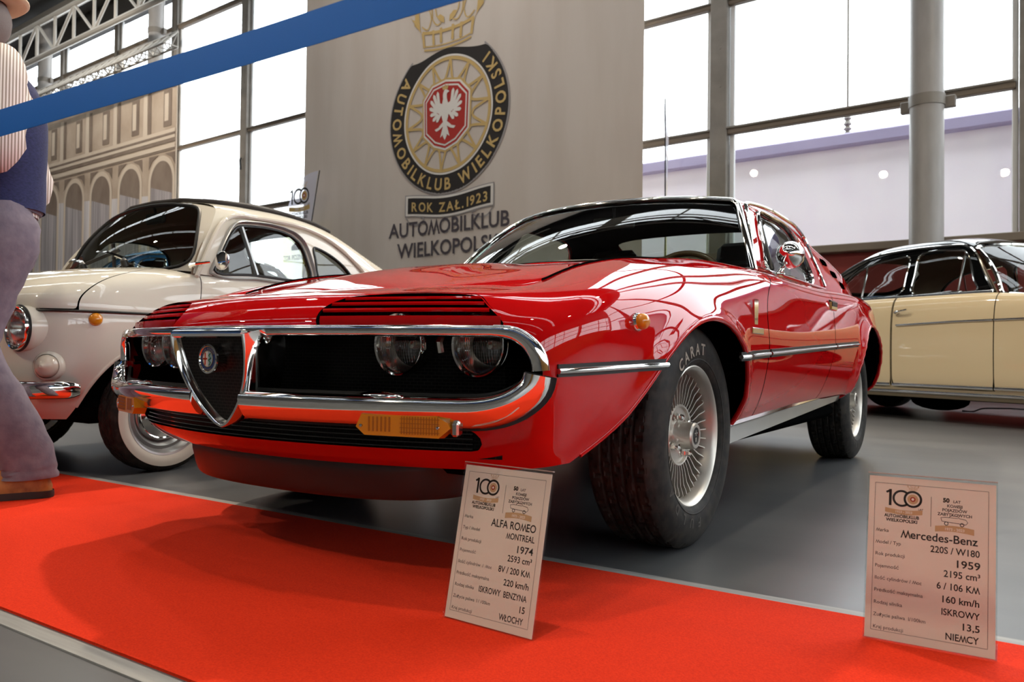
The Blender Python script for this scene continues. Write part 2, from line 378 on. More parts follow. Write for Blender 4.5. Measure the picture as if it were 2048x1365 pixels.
# trusses further into the hall that show in the windscreen and paintwork
for k,(y,x0,x1) in enumerate(((-2.8,-27,11),(-8.3,-27,11),(5.6,-27,11))):
    m=MB()
    for z in (9.2,10.6): m.tube([(x0,y,z),(x1,y,z)],.09,8)
    for i in range(19): a=x0+i*2; m.tube([(a,y,9.2 if i%2 else 10.6),(a+2,y,10.6 if i%2 else 9.2)],.05,6)
    struct(m.build('trim_%d'%(10+k),M_beam))
# outside: rendered boundary wall with a coping and a mast
M_ext=pm('pale lilac render',s2l(250,246,251),.8,noise=(1.3,s2l(244,237,247),.45,.8,(1,1,.5)))
M_cop=pm('lilac grey coping',s2l(168,160,190),.6)
t=thing('boundary_wall',(0,16.5,0),'pale lilac rendered wall outside the right hand windows','wall',TH)
m=HB(); m.box((2,5.6,2.5),(26,.3,5.0)); m.build('wall_face',M_ext,t,smooth=False)
m=HB(); m.box((2,5.5,5.0),(26,.5,.26),bev=.03); m.build('coping',M_cop,t,smooth=False)
t=thing('mast',hp(-2.15,5.45,5.0),'thin grey mast with insulators standing on the lilac outside wall','mast',TH)
m=HB(); m.tube([(-2.15,5.45,5.1),(-2.15,5.45,12)],.025,8); m.build('pole',M_steel,t)
m=HB(); m.lathe([(.03,0),(.075,.03),(.04,.08),(.09,.12),(.04,.18),(.085,.22),(.045,.30),(.08,.34),(.03,.42)],12,c=(-2.15,5.45,5.13),axis=(0,0,1)); m.build('insulator',M_steel,t)
gr=MB(); gr.box((-8,30,-.12),(120,60,.1)); struct(gr.build('ground',pm('grey paving outside',s2l(150,148,150),.8),smooth=False))
# ------------------------------------------------------------------ carpet and tapes
M_carpet=pm('red felt carpet',s2l(222,52,17),.95,0,0,.2,noise=(260,s2l(202,40,12),.35,.7,(1,1,1)),bump=(420,.35,.002),sheen=.0)
m=MB(); n=60
P=np.zeros((n,13,3))
for i in range(n):
    for j in range(13):
        x=-14+20*i/(n-1); P[i,j]=(x,-1.325+.953*j/12,.005)
m.grid(P,flip=True); m.box((-4,-.8485,.002),(20,.953,.004)); m=tag(m.build('carpet',M_carpet,smooth=False),'long red felt carpet runner laid in front of the show cars','carpet')
tm=pm('pale grey floor tape',s2l(150,150,148),.5,noise=(20,s2l(128,128,126),.4,.7,(.2,3,1)))
for y,lab in ((-.352,'pale grey tape strip along the carpet edge under the red coupe'),(-1.352,'pale grey tape strip along the near edge of the red carpet')):
    m=MB(); m.box((-4,y,.0015),(20,.036,.003)); tag(m.build('floor_tape',tm,smooth=False),lab,'tape','tape strips along the carpet')
m=MB(); m.tube(curve([(.90,6.98,.008),(1.0,6.97,.008),(1.06,6.96,.035),(1.12,6.95,.045),(2.2,6.9,.012)],4),.008,6); tag(m.build('floor_cable',MT['black']),'thin dark cable lying on the floor under the cream and black saloon','cable')
# belt barrier tape overhead
M_blue=pm('blue webbing',s2l(0,104,196),.7,bump=(600,.2,.001))
m=MB(); P=[]
for i in range(80):
    x=-4+6.5*i/79; sag=.0008*((x-.3)**2); y=-1.338+.004*math.sin(3*x)
    P.append([(x,y-.004*math.sin(2*x),.948+sag*.0),(x,y-.0012,.975),(x,y+.003*math.sin(2.3*x),1.0012)])
P=np.array(P); m.grid(P); m.grid(P+np.array([0,.0012,0]),flip=True); tag(m.build('barrier_tape',M_blue),'broad blue barrier tape stretched overhead in front of the cars','barrier tape')
# ------------------------------------------------------------------ wheels (local axis +x points outward)
def tyre_mesh(Rt,w,rb,white=None,tread='block',k=240):
    hw=w/2; prof=[(rb-.006,hw*.74),(rb+.004,hw*.86),(rb+.012,hw*.93)]
    pr=curve([(rb+.012,hw*.93),(rb+(Rt-rb)*.40,hw),(rb+(Rt-rb)*.66,hw*.965),(rb+(Rt-rb)*.86,hw*.86),(Rt-.004,hw*.76),(Rt,hw*.70)],5)
    side=[tuple(p) for p in prof[:2]]+[tuple(p) for p in pr]
    tw=hw*.70; nt=52; tr=[(Rt,tw*(1-2*i/(nt-1))) for i in range(1,nt-1)]
    P=side+tr+[(r,-x) for r,x in side[::-1]]; n=len(P); G=np.zeros((k,n,3))
    rr=np.array([p[0] for p in P]); xx=np.array([p[1] for p in P])
    th=np.arange(k)*2*PI/k
    for i,a in enumerate(th):
        r=rr.copy(); u=xx/tw
        inner=np.abs(u)<=1.25
        gd=np.zeros(n)
        for c in (-.62,-.2,.2,.62): gd=np.maximum(gd,(np.abs(u-c)<.055)*1.0)
        s=(a*Rt/.026)%1.0
        z=(s+.55*np.abs(u))%1.0
        gd=np.maximum(gd,((z<.16)&(np.abs(u)>.2)&(np.abs(u)<1.22))*.8)
        z2=(s+.5+.9*u)%1.0; gd=np.maximum(gd,((z2<.14)&(np.abs(u)<.6))*.7)
        r=r-np.where(np.abs(u)>1.0,.0025,.006)*gd*inner
        G[i,:,0]=xx; G[i,:,1]=r*math.sin(a); G[i,:,2]=r*math.cos(a)
    return G,P
def arc_text(m,body,r,x,a_mid,size,bold=.02,gap=1.25,lift=.0015):
    ws=[text_w(ch,size,bold) if ch!=' ' else size*.4 for ch in body]; tot=sum(ws)+size*.18*gap*(len(ws)-1); s=-tot/2
    for ch,w_ in zip(body,ws):
        if ch!=' ':
            V,F=text_mesh(ch,size,'LEFT',bold); W=[]
            for v in V:
                a=a_mid+(s+v[0])/r; rr=r+v[1]; W.append((x+lift,rr*math.sin(a),rr*math.cos(a)))
            m.add(W,F)
        s+=w_+size*.18*gap
def fin_wheel(parent,loc,flip,steer=0,letters=True,roll=0):
    rim=MB(); k=96
    rim.lathe([(.150,-.088),(.186,-.086),(.194,-.092),(.188,-.080),(.170,-.05),(.166,-.01),(.167,.020),(.172,.050),(.178,.072),(.184,.082),(.190,.086),(.1945,.084),(.196,.078),(.190,.072)],k)
    rim.lathe([(.168,.004),(.150,.006),(.10,.016),(.086,.022),(.086,.044),(.083,.048),(.079,.047),(.076,.040),(.040,.040),(.038,.044),(.0365,.088),(.033,.0925),(.024,.0925),(.0235,.090),(0,.090)],k)
    nf=38
    for i in range(nf):
        a=2*PI*i/nf+roll; ca,sa=math.cos(a),math.sin(a)
        def pt(r,x,t): return (x,r*sa+t*ca,r*ca-t*sa)
        pr=[(.084,.018),(.084,.046),(.100,.049),(.140,.052),(.156,.058),(.166,.060),(.172,.052),(.168,.004),(.13,.006)]
        n=len(pr); rim.add([pt(r,x,-.0016) for r,x in pr]+[pt(r,x,.0016) for r,x in pr],[tuple(range(n)),tuple(range(n,2*n))[::-1]]+[(i_,n+i_,n+(i_+1)%n,(i_+1)%n) for i_ in range(n)])
    w=rim.build('wheel',MT['alloy'],parent,sharp=35,local=True); w.location=Vector(loc)-parent.location; w.rotation_euler=(0,0,(PI if flip else 0)+steer)
    G,_=tyre_mesh(.3035,.205,.192); MB().grid(G,cu=True).build('tyre',MT['rubber'],w,sharp=30,local=True)
    if letters:
        m=MB(); arc_text(m,'CARAT',.223,.1018,-.27,.043,.02,1.3); m.build('tyre_lettering',MT['rubberlet'],w,smooth=False,local=True); m=MB(); arc_text(m,'FULDA',.221,.1018,PI+.50,.036,.02,5.2); m.build('tyre_lettering',pm('faint tyre lettering',(.05,.043,.035),.5) if 'faint tyre lettering' not in bpy.data.materials else bpy.data.materials['faint tyre lettering'],w,smooth=False,local=True)
        m=MB(); m.lathe([(.207,.0965),(.209,.0985),(.211,.0985),(.213,.097)],72); m.build('sidewall_rib',MT['rubber'],w,local=True)
    for i in range(4):
        a=PI/4+PI/2*i+roll+.25; c=(.040,.058*math.sin(a),.058*math.cos(a)); m=MB()
        m.lathe([(.015,0),(.0145,.002),(.0145,.0025)],20,c=c); m.lathe([(.0105,.002),(.0105,.012),(.0085,.014),(.0085,.024),(.006,.027),(0,.028)],6,c=c); m.build('wheel_nut',MT['chrome'],w,smooth=False,local=True)
    m=MB(); m.m=0; m.lathe([(.0235,.0905),(0,.0912)],32); m.m=1
    m.box((.0918,.001,.008),(.001,.020,.004)); m.box((.0918,0,.008),(.001,.004,.016)); m.box((.0918,0,-.010),(.001,.010,.012)); m.build('hub_emblem',[MT['black'],MT['chrome']],w,local=True)
    return w
# ------------------------------------------------------------------ red coupe (nose at -y, car's left side at +x, front axle at y=0)
CAR=thing('sports_coupe',(0,1.2,0),'glossy red two-door coupe with chrome shield grille and slatted headlamp lids','car')
def yn(x): return -.925+.34*np.asarray(x)**2
def fcol(x,x8,y8,z8,e=0):
    y=float(yn(x))
    return [(x*.955,y+.10,.272),(x*.985,y+.045,.318),(x,y+.012,.42),(x,y,.50),(x,y+.004,.572),(x*.995,y+.022,.604),(x*.985,y+.056,.634),(x*.96,y+.115,.660),(x8,y8,z8)]
net=[fcol(0,0,-.60,.686),fcol(.2,.19,-.595,.686),fcol(.4,.36,-.575,.686),fcol(.55,.475,-.535,.687),
 [(.625,-.675,.274),(.647,-.715,.320),(.668,-.755,.42),(.672,-.768,.50),(.667,-.762,.572),(.656,-.742,.605),(.640,-.702,.636),(.608,-.635,.664),(.535,-.49,.689)],
 [(.682,-.635,.280),(.710,-.680,.330),(.733,-.715,.42),(.741,-.728,.50),(.736,-.715,.578),(.715,-.670,.622),(.680,-.600,.660),(.632,-.520,.687),(.557,-.44,.703)]]
sy=[-.60,-.47,-.32,-.12,.12,.36,.62,.9,1.25,1.6,1.95,2.2,2.45,2.75,3.0]
sxw=[.783,.808,.825,.835,.838,.836,.832,.828,.826,.828,.834,.839,.836,.81,.75]
szb=[.285,.29,.30,.30,.30,.30,.305,.31,.325,.335,.345,.34,.33,.34,.36]
g8=[(.562,-.385,.722),(.565,-.30,.748),(.568,-.205,.770),(.574,-.05,.797),(.587,.13,.8145),(.604,.34,.829),(.652,.64,.838),(.690,.9,.836),(.690,1.25,.836),(.690,1.6,.838),(.70,1.95,.845),(.705,2.2,.85),(.703,2.45,.852),(.675,2.75,.85),(.62,3.0,.84)]
for y,xw,zb,(x8,y8,z8) in zip(sy,sxw,szb,g8):
    f=min(1,max(0,(y-.3)/.5)); z4=.580+.02*min(1,max(0,(y-.8)/1.5)); L=lambda a,b,t:a+(b-a)*t
    net.append([(xw-.078,y,zb),(xw-.048,y,.35),(xw-.022,y,.42),(xw-.003,y,.51),(xw,y,z4),(xw-.016-.004*f,L(y,y8,.15),z4+.44*(z8-z4)),(L(L(x8,xw,.66),L(x8,xw,.72),f),L(y,y8,.4),z8-.042-.012*f),(x8+L(.055,.052,f),L(y,y8,.75),z8+(.004-.016*max(0,min(1,(.35-y)/.35)))-.016*f),(x8,y8,z8)])
for x,y in ((.64,3.15),(.42,3.24),(0,3.27)):
    net.append([(x*.9,y-.12,.36),(x*.95,y-.05,.42),(x,y-.01,.5),(x,y,.56),(x,y,.62),(x,y-.012,.69),(x*.97,y-.035,.76),(x*.95,y-.07,.80),(x*.92,y-.12,.82)])
net=np.array(net); full=np.concatenate([mirx(net[:0:-1]),net])
S=refine(refine(full,9,0),7,1)            # dense body sheet, from tail round the nose to tail
for _ in range(9): S[1:-1]=.25*S[:-2]+.5*S[1:-1]+.25*S[2:]
for _ in range(6): S[:,1:-1]=.25*S[:,:-2]+.5*S[:,1:-1]+.25*S[:,2:]
archF=curve([(-.66,.20),(-.605,.262),(-.50,.345),(-.415,.435),(-.325,.524),(-.20,.592),(-.05,.622),(.09,.606),(.20,.552),(.285,.45),(.325,.35),(.335,.20)],6)
archR=[(2.36+.372*math.cos(t),.325+.360*math.sin(t)) for t in np.linspace(PI+.35,-.35,60)]
_yz=S[...,1:3].reshape(-1,2); _sd=(np.abs(S[...,0])>.60).reshape(-1)
for _a,_h in ((archF,.017),(archR,.017)):
    _d=sdf(_yz,_a); _w=np.where(_sd,_h*np.exp(-(_d/.036)**2),0)*np.clip((_yz[:,1]-.27)/.12,0,1); S[...,0]+=np.sign(S[...,0])*_w.reshape(S.shape[:2])
NH=S.shape[0]//2; SL=S[NH:]               # left half, starting at the centre of the nose
SP=SL.reshape(-1,3); SPf=SL[:9*6].reshape(-1,3); SPs=SL[9*4:9*22].reshape(-1,3)
_m=(SPs[:,2]<.80); SPlow=SPs[_m]
def fy(x,z): return lookup(SPf,0,2,abs(x),z)          # nose surface y at (x,z)
def sx(y,z): return lookup(SPlow,1,2,y,z)             # flank surface x at (y,z)
N_S=normals(S); 
if N_S[NH,20,1]>0: N_S=-N_S
INNER=S-.014*N_S
# outlines cut out of the sheet
def stadium(r,cx,cz,k=20): return [(cx+r*math.cos(t),cz+r*math.sin(t)) for t in np.linspace(-PI/2,PI/2,k)]+[(-cx+r*math.cos(t),cz+r*math.sin(t)) for t in np.linspace(PI/2,1.5*PI,k)]
GR=stadium(.083,.652,.486); LI=stadium(.024,.58,.341)
LV=curve([(.262,.578),(.250,.615),(.275,.640),(.35,.650),(.52,.650),(.575,.643),(.61,.622),(.662,.580),(.46,.577)],5,True)
def cutF(V):
    V=np.asarray(V); d=np.full(len(V),9.); f=V[:,1]<-.45; q=np.c_[V[:,0],V[:,2]]
    d=np.where(f,-np.maximum(sdf(q,GR),sdf(q,LI)),d); qa=np.c_[np.abs(V[:,0]),V[:,2]]
    d=np.where(f,np.minimum(d,-sdf(qa,LV)),d)
    yz=V[:,1:3]; lo=V[:,2]<.72
    for a in (archF,archR): d=np.where(lo&~f|((V[:,1]<-.4)&(np.abs(V[:,0])>.73)&lo),np.minimum(d,-sdf(yz,a)),d)
    return d
def cutA(V):
    V=np.asarray(V); yz=V[:,1:3]; side=(np.abs(V[:,0])>.60)
    return np.where(side,-np.maximum(sdf(yz,archF),sdf(yz,archR)),9.)
def cutN(V):
    V=np.asarray(V); f=V[:,1]<-.40; q=np.c_[V[:,0],V[:,2]]; qa=np.c_[np.abs(V[:,0]),V[:,2]]
    d=np.minimum(-np.maximum(sdf(q,GR),sdf(q,LI)),-sdf(qa,LV)); return np.where(f,d,9.)
gapF=tab([.2,.36,.56,.66,.74,.80,.86],[.555,.53,.515,.53,.62,.74,.83]); gapR=tab([.2,.30,.38,.58,.75,.86],[1.33,1.36,1.42,1.53,1.62,1.70])
V,F=gridmesh(S)
V,F=clip(V,F,cutA); V,F=clip(V,F,cutN)
g=.0036
Vf,Ff=clip(V,F,lambda v:gapF(v[:,2])-v[:,1]-g)
bm=MB().add(Vf,Ff)
lip=[]
def archlip(m,arch,y0,y1,s):
    P=[]
    for (y,z) in arch:
        if z<.30: continue
        P.append((s*(sx(y,z)-.004),y,z))
    P=np.array(P); m.tube(P,.008,8,up=(1,0,0)); return P
for s in (1,-1): archlip(bm,archF,0,0,s)
bm.build('front_body',MT['red'],CAR,sharp=60)
Vd,Fd=clip(V,F,lambda v:np.minimum(v[:,1]-gapF(v[:,2])-g,gapR(v[:,2])-v[:,1]-g))
for s in (1,-1):
    v,f=clip(Vd,Fd,lambda v:s*v[:,0]); MB().add(v,f).build('door',MT['red'],CAR,sharp=60)
Vq,Fq=clip(V,F,lambda v:v[:,1]-gapR(v[:,2])-g); bm=MB().add(Vq,Fq)
for s in (1,-1): archlip(bm,archR,0,0,s)
bm.build('rear_body',MT['red'],CAR,sharp=60)
Vi,Fi=gridmesh(INNER); Vi,Fi=clip(Vi,Fi,lambda v:cutA(v)-.006); Vi,Fi=clip(Vi,Fi,lambda v:cutN(v)-.006)
MB().add(Vi,Fi).build('inner_shell',MT['dark'],CAR)
# bonnet
E8=S[NH:,-1]; e=[i for i in range(len(E8)) if E8[i,1]<.72 and E8[i,0]<.70]; E8=E8[e]
k0=int(np.argmin(np.abs(E8[:,1]+.44))); front=E8[:k0+1]; side=E8[k0:]
def hood(dz=0.,ins=.0055):
    nt,ns=46,41; P=np.zeros((nt,ns,3)); L=np.linspace(0,1,nt)
    ch=np.r_[0,np.cumsum(np.linalg.norm(np.diff(side,axis=0),axis=1))]; ch/=ch[-1]
    fx=front[:,0]; 
    for i,t in enumerate(L):
        ex=np.interp(t,ch,side[:,0])-ins; ey=np.interp(t,ch,side[:,1]); ez=np.interp(t,ch,side[:,2])
        for j,s_ in enumerate(np.linspace(-1,1,ns)):
            x=s_*ex; yf=np.interp(abs(x),fx,front[:,1]); zf=np.interp(abs(x),fx,front[:,2])
            w=(1-t)**1.6; bow=(.225*t)*(1-s_*s_)
            y=ey-bow*(t**.6)+w*(yf-front[-1,1]); z=ez+w*(zf-front[-1,2])
            c=1-s_*s_; z+= -.030*t*c**1.2+.020*math.sin(PI*min(1,t*1.15))*math.exp(-(x/.24)**4)*(1-t)**.3
            if i==0: y+=ins
            P[i,j]=(x,y,z+dz)
    return P
HP=hood(); bm=MB().grid(HP); bm.build('bonnet',MT['red'],CAR,sharp=60)
bm=MB().grid(hood(-.018,.004)); bm.build('bonnet_liner',MT['dark'],CAR)
for s in (1,-1): m=MB(); m.tube([p*np.array([s,1,1])+np.array([-.0015*s,0,.0008]) for p in side],.0042,6,up=(0,0,1)); m.build('bonnet_gap_shade',MT['dark'],CAR)  # dark tube standing in for the shade inside the bonnet shut gap
cowl=HP[-1]
# windscreen and roof
def wsb(s): x=.698*s; return (x,.475+.305*s*s,.800+.028*s*s)
def wst(s): x=.522*s; return (x,1.005+.125*abs(s)**2.3,1.176-.020*abs(s)**2.5)
n=33; P=np.zeros((15,n,3))
for j,s in enumerate(np.linspace(-1,1,n)):
    a=np.array(wsb(s));b=np.array(wst(s))
    for i,t in enumerate(np.linspace(0,1,15)): P[i,j]=a+(b-a)*t+np.array([0,-.018,.018])*math.sin(PI*t)
MB().grid(P).build('windscreen',MT['glass'],CAR)
WS=P
def ell(a,b,k=8): return [(a*math.cos(2*PI*i/k),b*math.sin(2*PI*i/k)) for i in range(k)]
edge=[WS[-1,j] for j in range(n)]
m=MB(); pl=[WS[i,-1]+np.array([.006,0,.002]) for i in range(14)]; 
def WSf(s,t): a=np.array(wsb(s)); b=np.array(wst(s)); return a+(b-a)*t+np.array([0,-.018,.018])*math.sin(PI*t)
st=[(1.0,t) for t in np.linspace(0,.86,14)]+[(1.0-.05*(1-math.cos(q)),.86+.14*math.sin(q)) for q in np.linspace(.2,PI/2,7)]+[(s_,1.0) for s_ in np.linspace(.90,0,14)]
st=st+[(-a,b) for a,b in st[-2::-1]]; ring=np.array([WSf(a,b)+np.array([.006*a,-.004,.006]) for a,b in st]); Tn=np.array([np.cross(WSf(min(1,a+.01),b)-WSf(a-.01,b),WSf(a,min(1,b+.01))-WSf(a,b-.01)) for a,b in st]); Tn/=np.linalg.norm(Tn,axis=1)[:,None]
if Tn[20,2]<0: Tn=-Tn
m.sweep(ring,ell(.013,.008,10),up=Tn); m.build('windscreen_trim',MT['chrome'],CAR)
m=MB(); m.tube([WS[0,j]+np.array([0,-.004,.004]) for j in range(n)],.013,8); m.tube([cowl[j]+np.array([0,.012,-.006]) for j in range(0,41,2)],.012,8); 
m.grid(np.array([[cowl[j]+np.array([0,.0,-.012]) for j in range(0,41)],[np.array(wsb(s))+np.array([0,.03,-.016]) for s in np.linspace(-1,1,41)]])); m.build('scuttle_seal',MT['black'],CAR)
# greenhouse sheet: belt -> drip rail -> roof centre
G=[]
def gcol(*p): G.append(list(p))
gcol((.694,.80,.832),(.628,.945,.985),(.545,1.105,1.135),(.525,1.128,1.157),(.46,1.092,1.163),(.27,1.03,1.174),(0,1.005,1.178))
gcol((.693,.98,.836),(.632,1.09,.985),(.560,1.20,1.140),(.53,1.20,1.166),(.46,1.19,1.180),(.27,1.17,1.197),(0,1.16,1.203))
gcol((.692,1.2,.836),(.634,1.30,.985),(.566,1.42,1.146),(.535,1.42,1.172),(.46,1.42,1.186),(.27,1.42,1.204),(0,1.42,1.210))
gcol((.690,1.50,.838),(.634,1.58,.985),(.566,1.66,1.144),(.535,1.66,1.168),(.46,1.66,1.180),(.27,1.66,1.196),(0,1.66,1.202))
gcol((.692,1.78,.842),(.640,1.82,.97),(.570,1.87,1.132),(.54,1.87,1.150),(.46,1.87,1.160),(.27,1.87,1.172),(0,1.87,1.178))
gcol((.700,2.08,.848),(.656,2.10,.96),(.590,2.13,1.080),(.56,2.13,1.097),(.47,2.13,1.100),(.27,2.13,1.110),(0,2.13,1.116))
gcol((.704,2.40,.852),(.668,2.41,.94),(.612,2.42,1.028),(.58,2.42,1.040),(.47,2.42,1.036),(.27,2.42,1.046),(0,2.42,1.052))
gcol((.680,2.70,.851),(.655,2.71,.915),(.615,2.72,.978),(.585,2.72,.987),(.47,2.72,.976),(.27,2.72,.984),(0,2.72,.99))
gcol((.63,2.95,.843),(.615,2.96,.89),(.59,2.97,.938),(.56,2.97,.945),(.46,2.97,.938),(.27,2.97,.944),(0,2.97,.948))
gcol((.57,3.06,.83),(.56,3.09,.855),(.545,3.11,.89),(.52,3.12,.898),(.44,3.13,.90),(.26,3.14,.903),(0,3.15,.906))
G=np.array(G); Gf=np.concatenate([G,mirx(G[:,-2::-1])],axis=1); GS=refine(refine(Gf,8,0),6,1)
SW=curve([(.985,.862),(1.08,.965),(1.19,1.098),(1.23,1.122),(1.42,1.128),(1.62,1.122),(1.72,1.085),(1.765,.99),(1.755,.90),(1.71,.862),(1.35,.857)],6,True)
HW=curve([(-.40,1.93),(-.42,2.4),(-.40,2.85),(-.30,2.93),(.30,2.93),(.40,2.85),(.42,2.4),(.40,1.93),(.30,1.90),(-.30,1.90)],6,True)
SLOTS=[(2.24+.02*k+.055*k,.878+.0*k) for k in range(0)]
def slotpoly(y,z,w=.075,h=.038): return [(y-w,z-h*.5),(y+w*.8,z-h*.5),(y+w,z+h*.5),(y-w*.8,z+h*.5)]
SLP=[slotpoly(2.37,.90),slotpoly(2.27,.952),slotpoly(2.16,1.005)]
def cutG(v):
    side=np.abs(v[:,0])>.53; up=v[:,1]>1.88; d=np.full(len(v),9.)
    d=np.where(side,np.minimum(d,-sdf(v[:,1:3],SW)),d)
    for p in SLP: d=np.where(side,np.minimum(d,-sdf(v[:,1:3],p)),d)
    return np.where(up&(np.abs(v[:,0])<.52)&(v[:,2]>.9),np.minimum(d,-sdf(v[:,:2],HW)),d)
V,F=gridmesh(GS); V2,F2=clip(V,F,cutG); MB().add(V2,F2).build('roof_shell',MT['red'],CAR,sharp=60)
NG=normals(GS); NG=NG if NG[20,GS.shape[1]//2,2]>0 else -NG
Vi,Fi=gridmesh(GS-.016*NG); Vi,Fi=clip(Vi,Fi,lambda v:cutG(v)-.0); MB().add(Vi,Fi).build('headlining',MT['dark'],CAR)
for s in (1,-1):
    v,f=clip(V,F,lambda v:np.where((s*v[:,0]>.5),sdf(v[:,1:3],SW)+.004,-1)); v=v-np.array([s*.006,0,0]); MB().add(v,f).build('side_window',MT['sglass'],CAR)
v,f=clip(V,F,lambda v:np.where((v[:,1]>1.86)&(np.abs(v[:,0])<.55),sdf(v[:,:2],HW)+.004,-1)); MB().add(v-np.array([0,0,.006]),f).build('rear_window',MT['sglass'],CAR)
GP=GS[:,:GS.shape[1]//2+1].reshape(-1,3); GPs=GP[(GP[:,0]>.5)]
def gx(y,z): return lookup(GPs,1,2,y,z)
for s in (1,-1):
    m=MB(); P=[(s*(gx(y,z)+.003),y,z) for y,z in SW]; m.sweep(P,ell(.006,.011),up=(s,0,.3),closed=True); m.build('window_trim',MT['chrome'],CAR)
    m=MB(); dr=curve([(.700,.795,.835),(.640,.93,.98),(.572,1.10,1.118),(.553,1.155,1.150),(.562,1.25,1.160),(.574,1.42,1.163),(.574,1.66,1.160),(.578,1.85,1.146),(.598,1.93,1.10),(.622,1.95,1.03),(.655,1.955,.95),(.694,1.93,.862)],5); dr[:,0]*=s
    m.tube(dr,.0085,8,up=(1,0,0)); m.build('drip_rail',MT['chrome'],CAR)
    m=MB(); m.sweep([(s*.694,y,.846+.004*math.sin(y)) for y in np.linspace(.82,1.92,20)],ell(.010,.006),up=(0,0,1)); m.build('belt_trim',MT['chrome'],CAR)
    # quarter-light divider
    m=MB(); m.sweep([(s*(gx(1.06,.862)+.002),1.06,.862),(s*(gx(1.215,1.12)+.002),1.215,1.12)],ell(.007,.012),up=(1,0,0)); m.build('window_divider',MT['black'],CAR)
    for p in SLP:
        y=np.mean([q[0] for q in p]); z=np.mean([q[1] for q in p]); x=gx(y,z)
        m=MB(); m.box((s*(x-.045),y,z),(.012,.26,.10)); m.build('vent_slot',MT['dark'],CAR)
# ---- coupe: nose, lamps, trim, wheels, cabin
M_mesh=bpy.data.materials.new('dark wire mesh'); M_mesh.use_nodes=True; _nt=M_mesh.node_tree; _b=_nt.nodes['Principled BSDF']; _b.inputs['Roughness'].default_value=.35
_tc=_nt.nodes.new('ShaderNodeTexCoord'); _mp=_nt.nodes.new('ShaderNodeMapping'); _mp.inputs['Rotation'].default_value=(PI/2,0,0); _mp.inputs['Scale'].default_value=(60,60,60)
_br=_nt.nodes.new('ShaderNodeTexBrick'); _br.inputs['Color1'].default_value=(.0015,.0015,.0015,1); _br.inputs['Color2'].default_value=(.0015,.0015,.0015,1); _br.inputs['Mortar'].default_value=(.020,.018,.017,1); _br.inputs['Scale'].default_value=1.0
_br.inputs['Mortar Size'].default_value=.05; _br.inputs['Brick Width'].default_value=1.0; _br.inputs['Row Height'].default_value=.45
_nt.links.new(_tc.outputs['Object'],_mp.inputs[0]); _nt.links.new(_mp.outputs[0],_br.inputs['Vector']); _nt.links.new(_br.outputs[0],_b.inputs['Base Color'])
_b.inputs['Specular IOR Level'].default_value=.15
C0=CAR
def rect(w,h): return [(-w,-h),(w,-h),(w,h),(-w,h)]
def nrm2(x): v=np.array([.68*x,-1,0]); return v/np.linalg.norm(v)
# grille back panel and cavity
xs=np.linspace(-.70,.70,41)
m=MB(); m.grid(np.array([[(x,float(yn(x))+.15+(.05 if abs(x)>.6 else 0),z) for x in xs] for z in np.linspace(.33,.615,8)])); m.grid(np.array([[(x,float(yn(x))+.02+d,.389) for x in xs] for d in (0,.14)])); m.build('grille_mesh',M_mesh,C0)
m=MB(); m.grid(np.array([[(x,float(yn(x))+.075,z) for x in np.linspace(-.63,.63,31)] for z in (.30,.385)])); m.build('lower_grille_mesh',M_mesh,C0)
m=MB()
for i in range(5):
    z=.322+.0105*i; m.sweep([(x,float(yn(x))+.06,z) for x in np.linspace(-.58,.58,31)],rect(.004,.0012),up=(0,0,1))
m.build('lower_grille_bars',MT['blackgloss'],C0)
m=MB()
for s in (1,-1): m.grid(np.array([[(s*.742,-.70+d,z) for z in (.38,.60)] for d in (0,.12)]))
# upper chrome bar, end loops, bumper blades
xs=np.linspace(-.655,.655,50); bar=[(x,fy(x,.574)-.006,.568) for x in xs]
m=MB(); m.sweep(bar,ell(.010,.0125,12),up=(0,0,1)); m.build('grille_top_bar',MT['chrome'],C0)
for s in (1,-1):
    L=curve([(.650,-.783,.568),(.690,-.762,.561),(.718,-.746,.538),(.731,-.738,.510),(.734,-.736,.489)],6); L[:,0]*=s
    nn=np.array([nrm2(p[0]) for p in L]); T=np.gradient(L,axis=0); T/=np.linalg.norm(T,axis=1)[:,None]; U=np.cross(T,nn)*(1 if s>0 else 1)
    U=np.cross(nn,T)
    m=MB(); m.sweep(L,[(s*a,b) for a,b in ell(.014,.019,14)],up=U,scale=np.clip(np.linspace(.66,1.25,len(L)),0,1.0)); m.build('grille_end_loop',MT['chrome'],C0)
    a=[(x,float(yn(x))-.006,.402) for x in np.linspace(.085,.58,12)]+[(.632,-.798,.404),(.672,-.776,.414),(.702,-.757,.432),(.722,-.744,.455),(.729,-.740,.481)]
    L=curve(a,3); nn=np.array([nrm2(p[0]) for p in L]); T=np.gradient(L,axis=0); T/=np.linalg.norm(T,axis=1)[:,None]; U=np.cross(nn,T)
    L[:,0]*=s; U[:,0]*=s; sec=curve([(-.022,.031),(.006,.032),(.023,.029),(.033,.020),(.0325,.006),(.024,-.012),(.011,-.028),(-.022,-.036)],3)
    sc=np.clip(1-.10*np.clip((L[:,2]-.41)/.07,0,1)*1.2,.6,1)
    m=MB(); m.sweep(L,[(s*p,q) for p,q in sec],up=U if True else None,scale=sc); m.build('bumper_blade',MT['chrome'],C0)
    m=MB(); m.sweep(L+np.array([0,.014,0]),[(s*p,q) for p,q in rect(.004,.0375)],up=U,scale=sc); m.build('bumper_gap_shade',MT['black'],C0)  # black strip drawn as the shade of the gap between bumper and body
    m=MB(); m.ball((s*.43,float(yn(.43))-.008,.432),.05,20,(1.25,.45,.20)); m.build('bumper_overrider',MT['chrome'],C0)
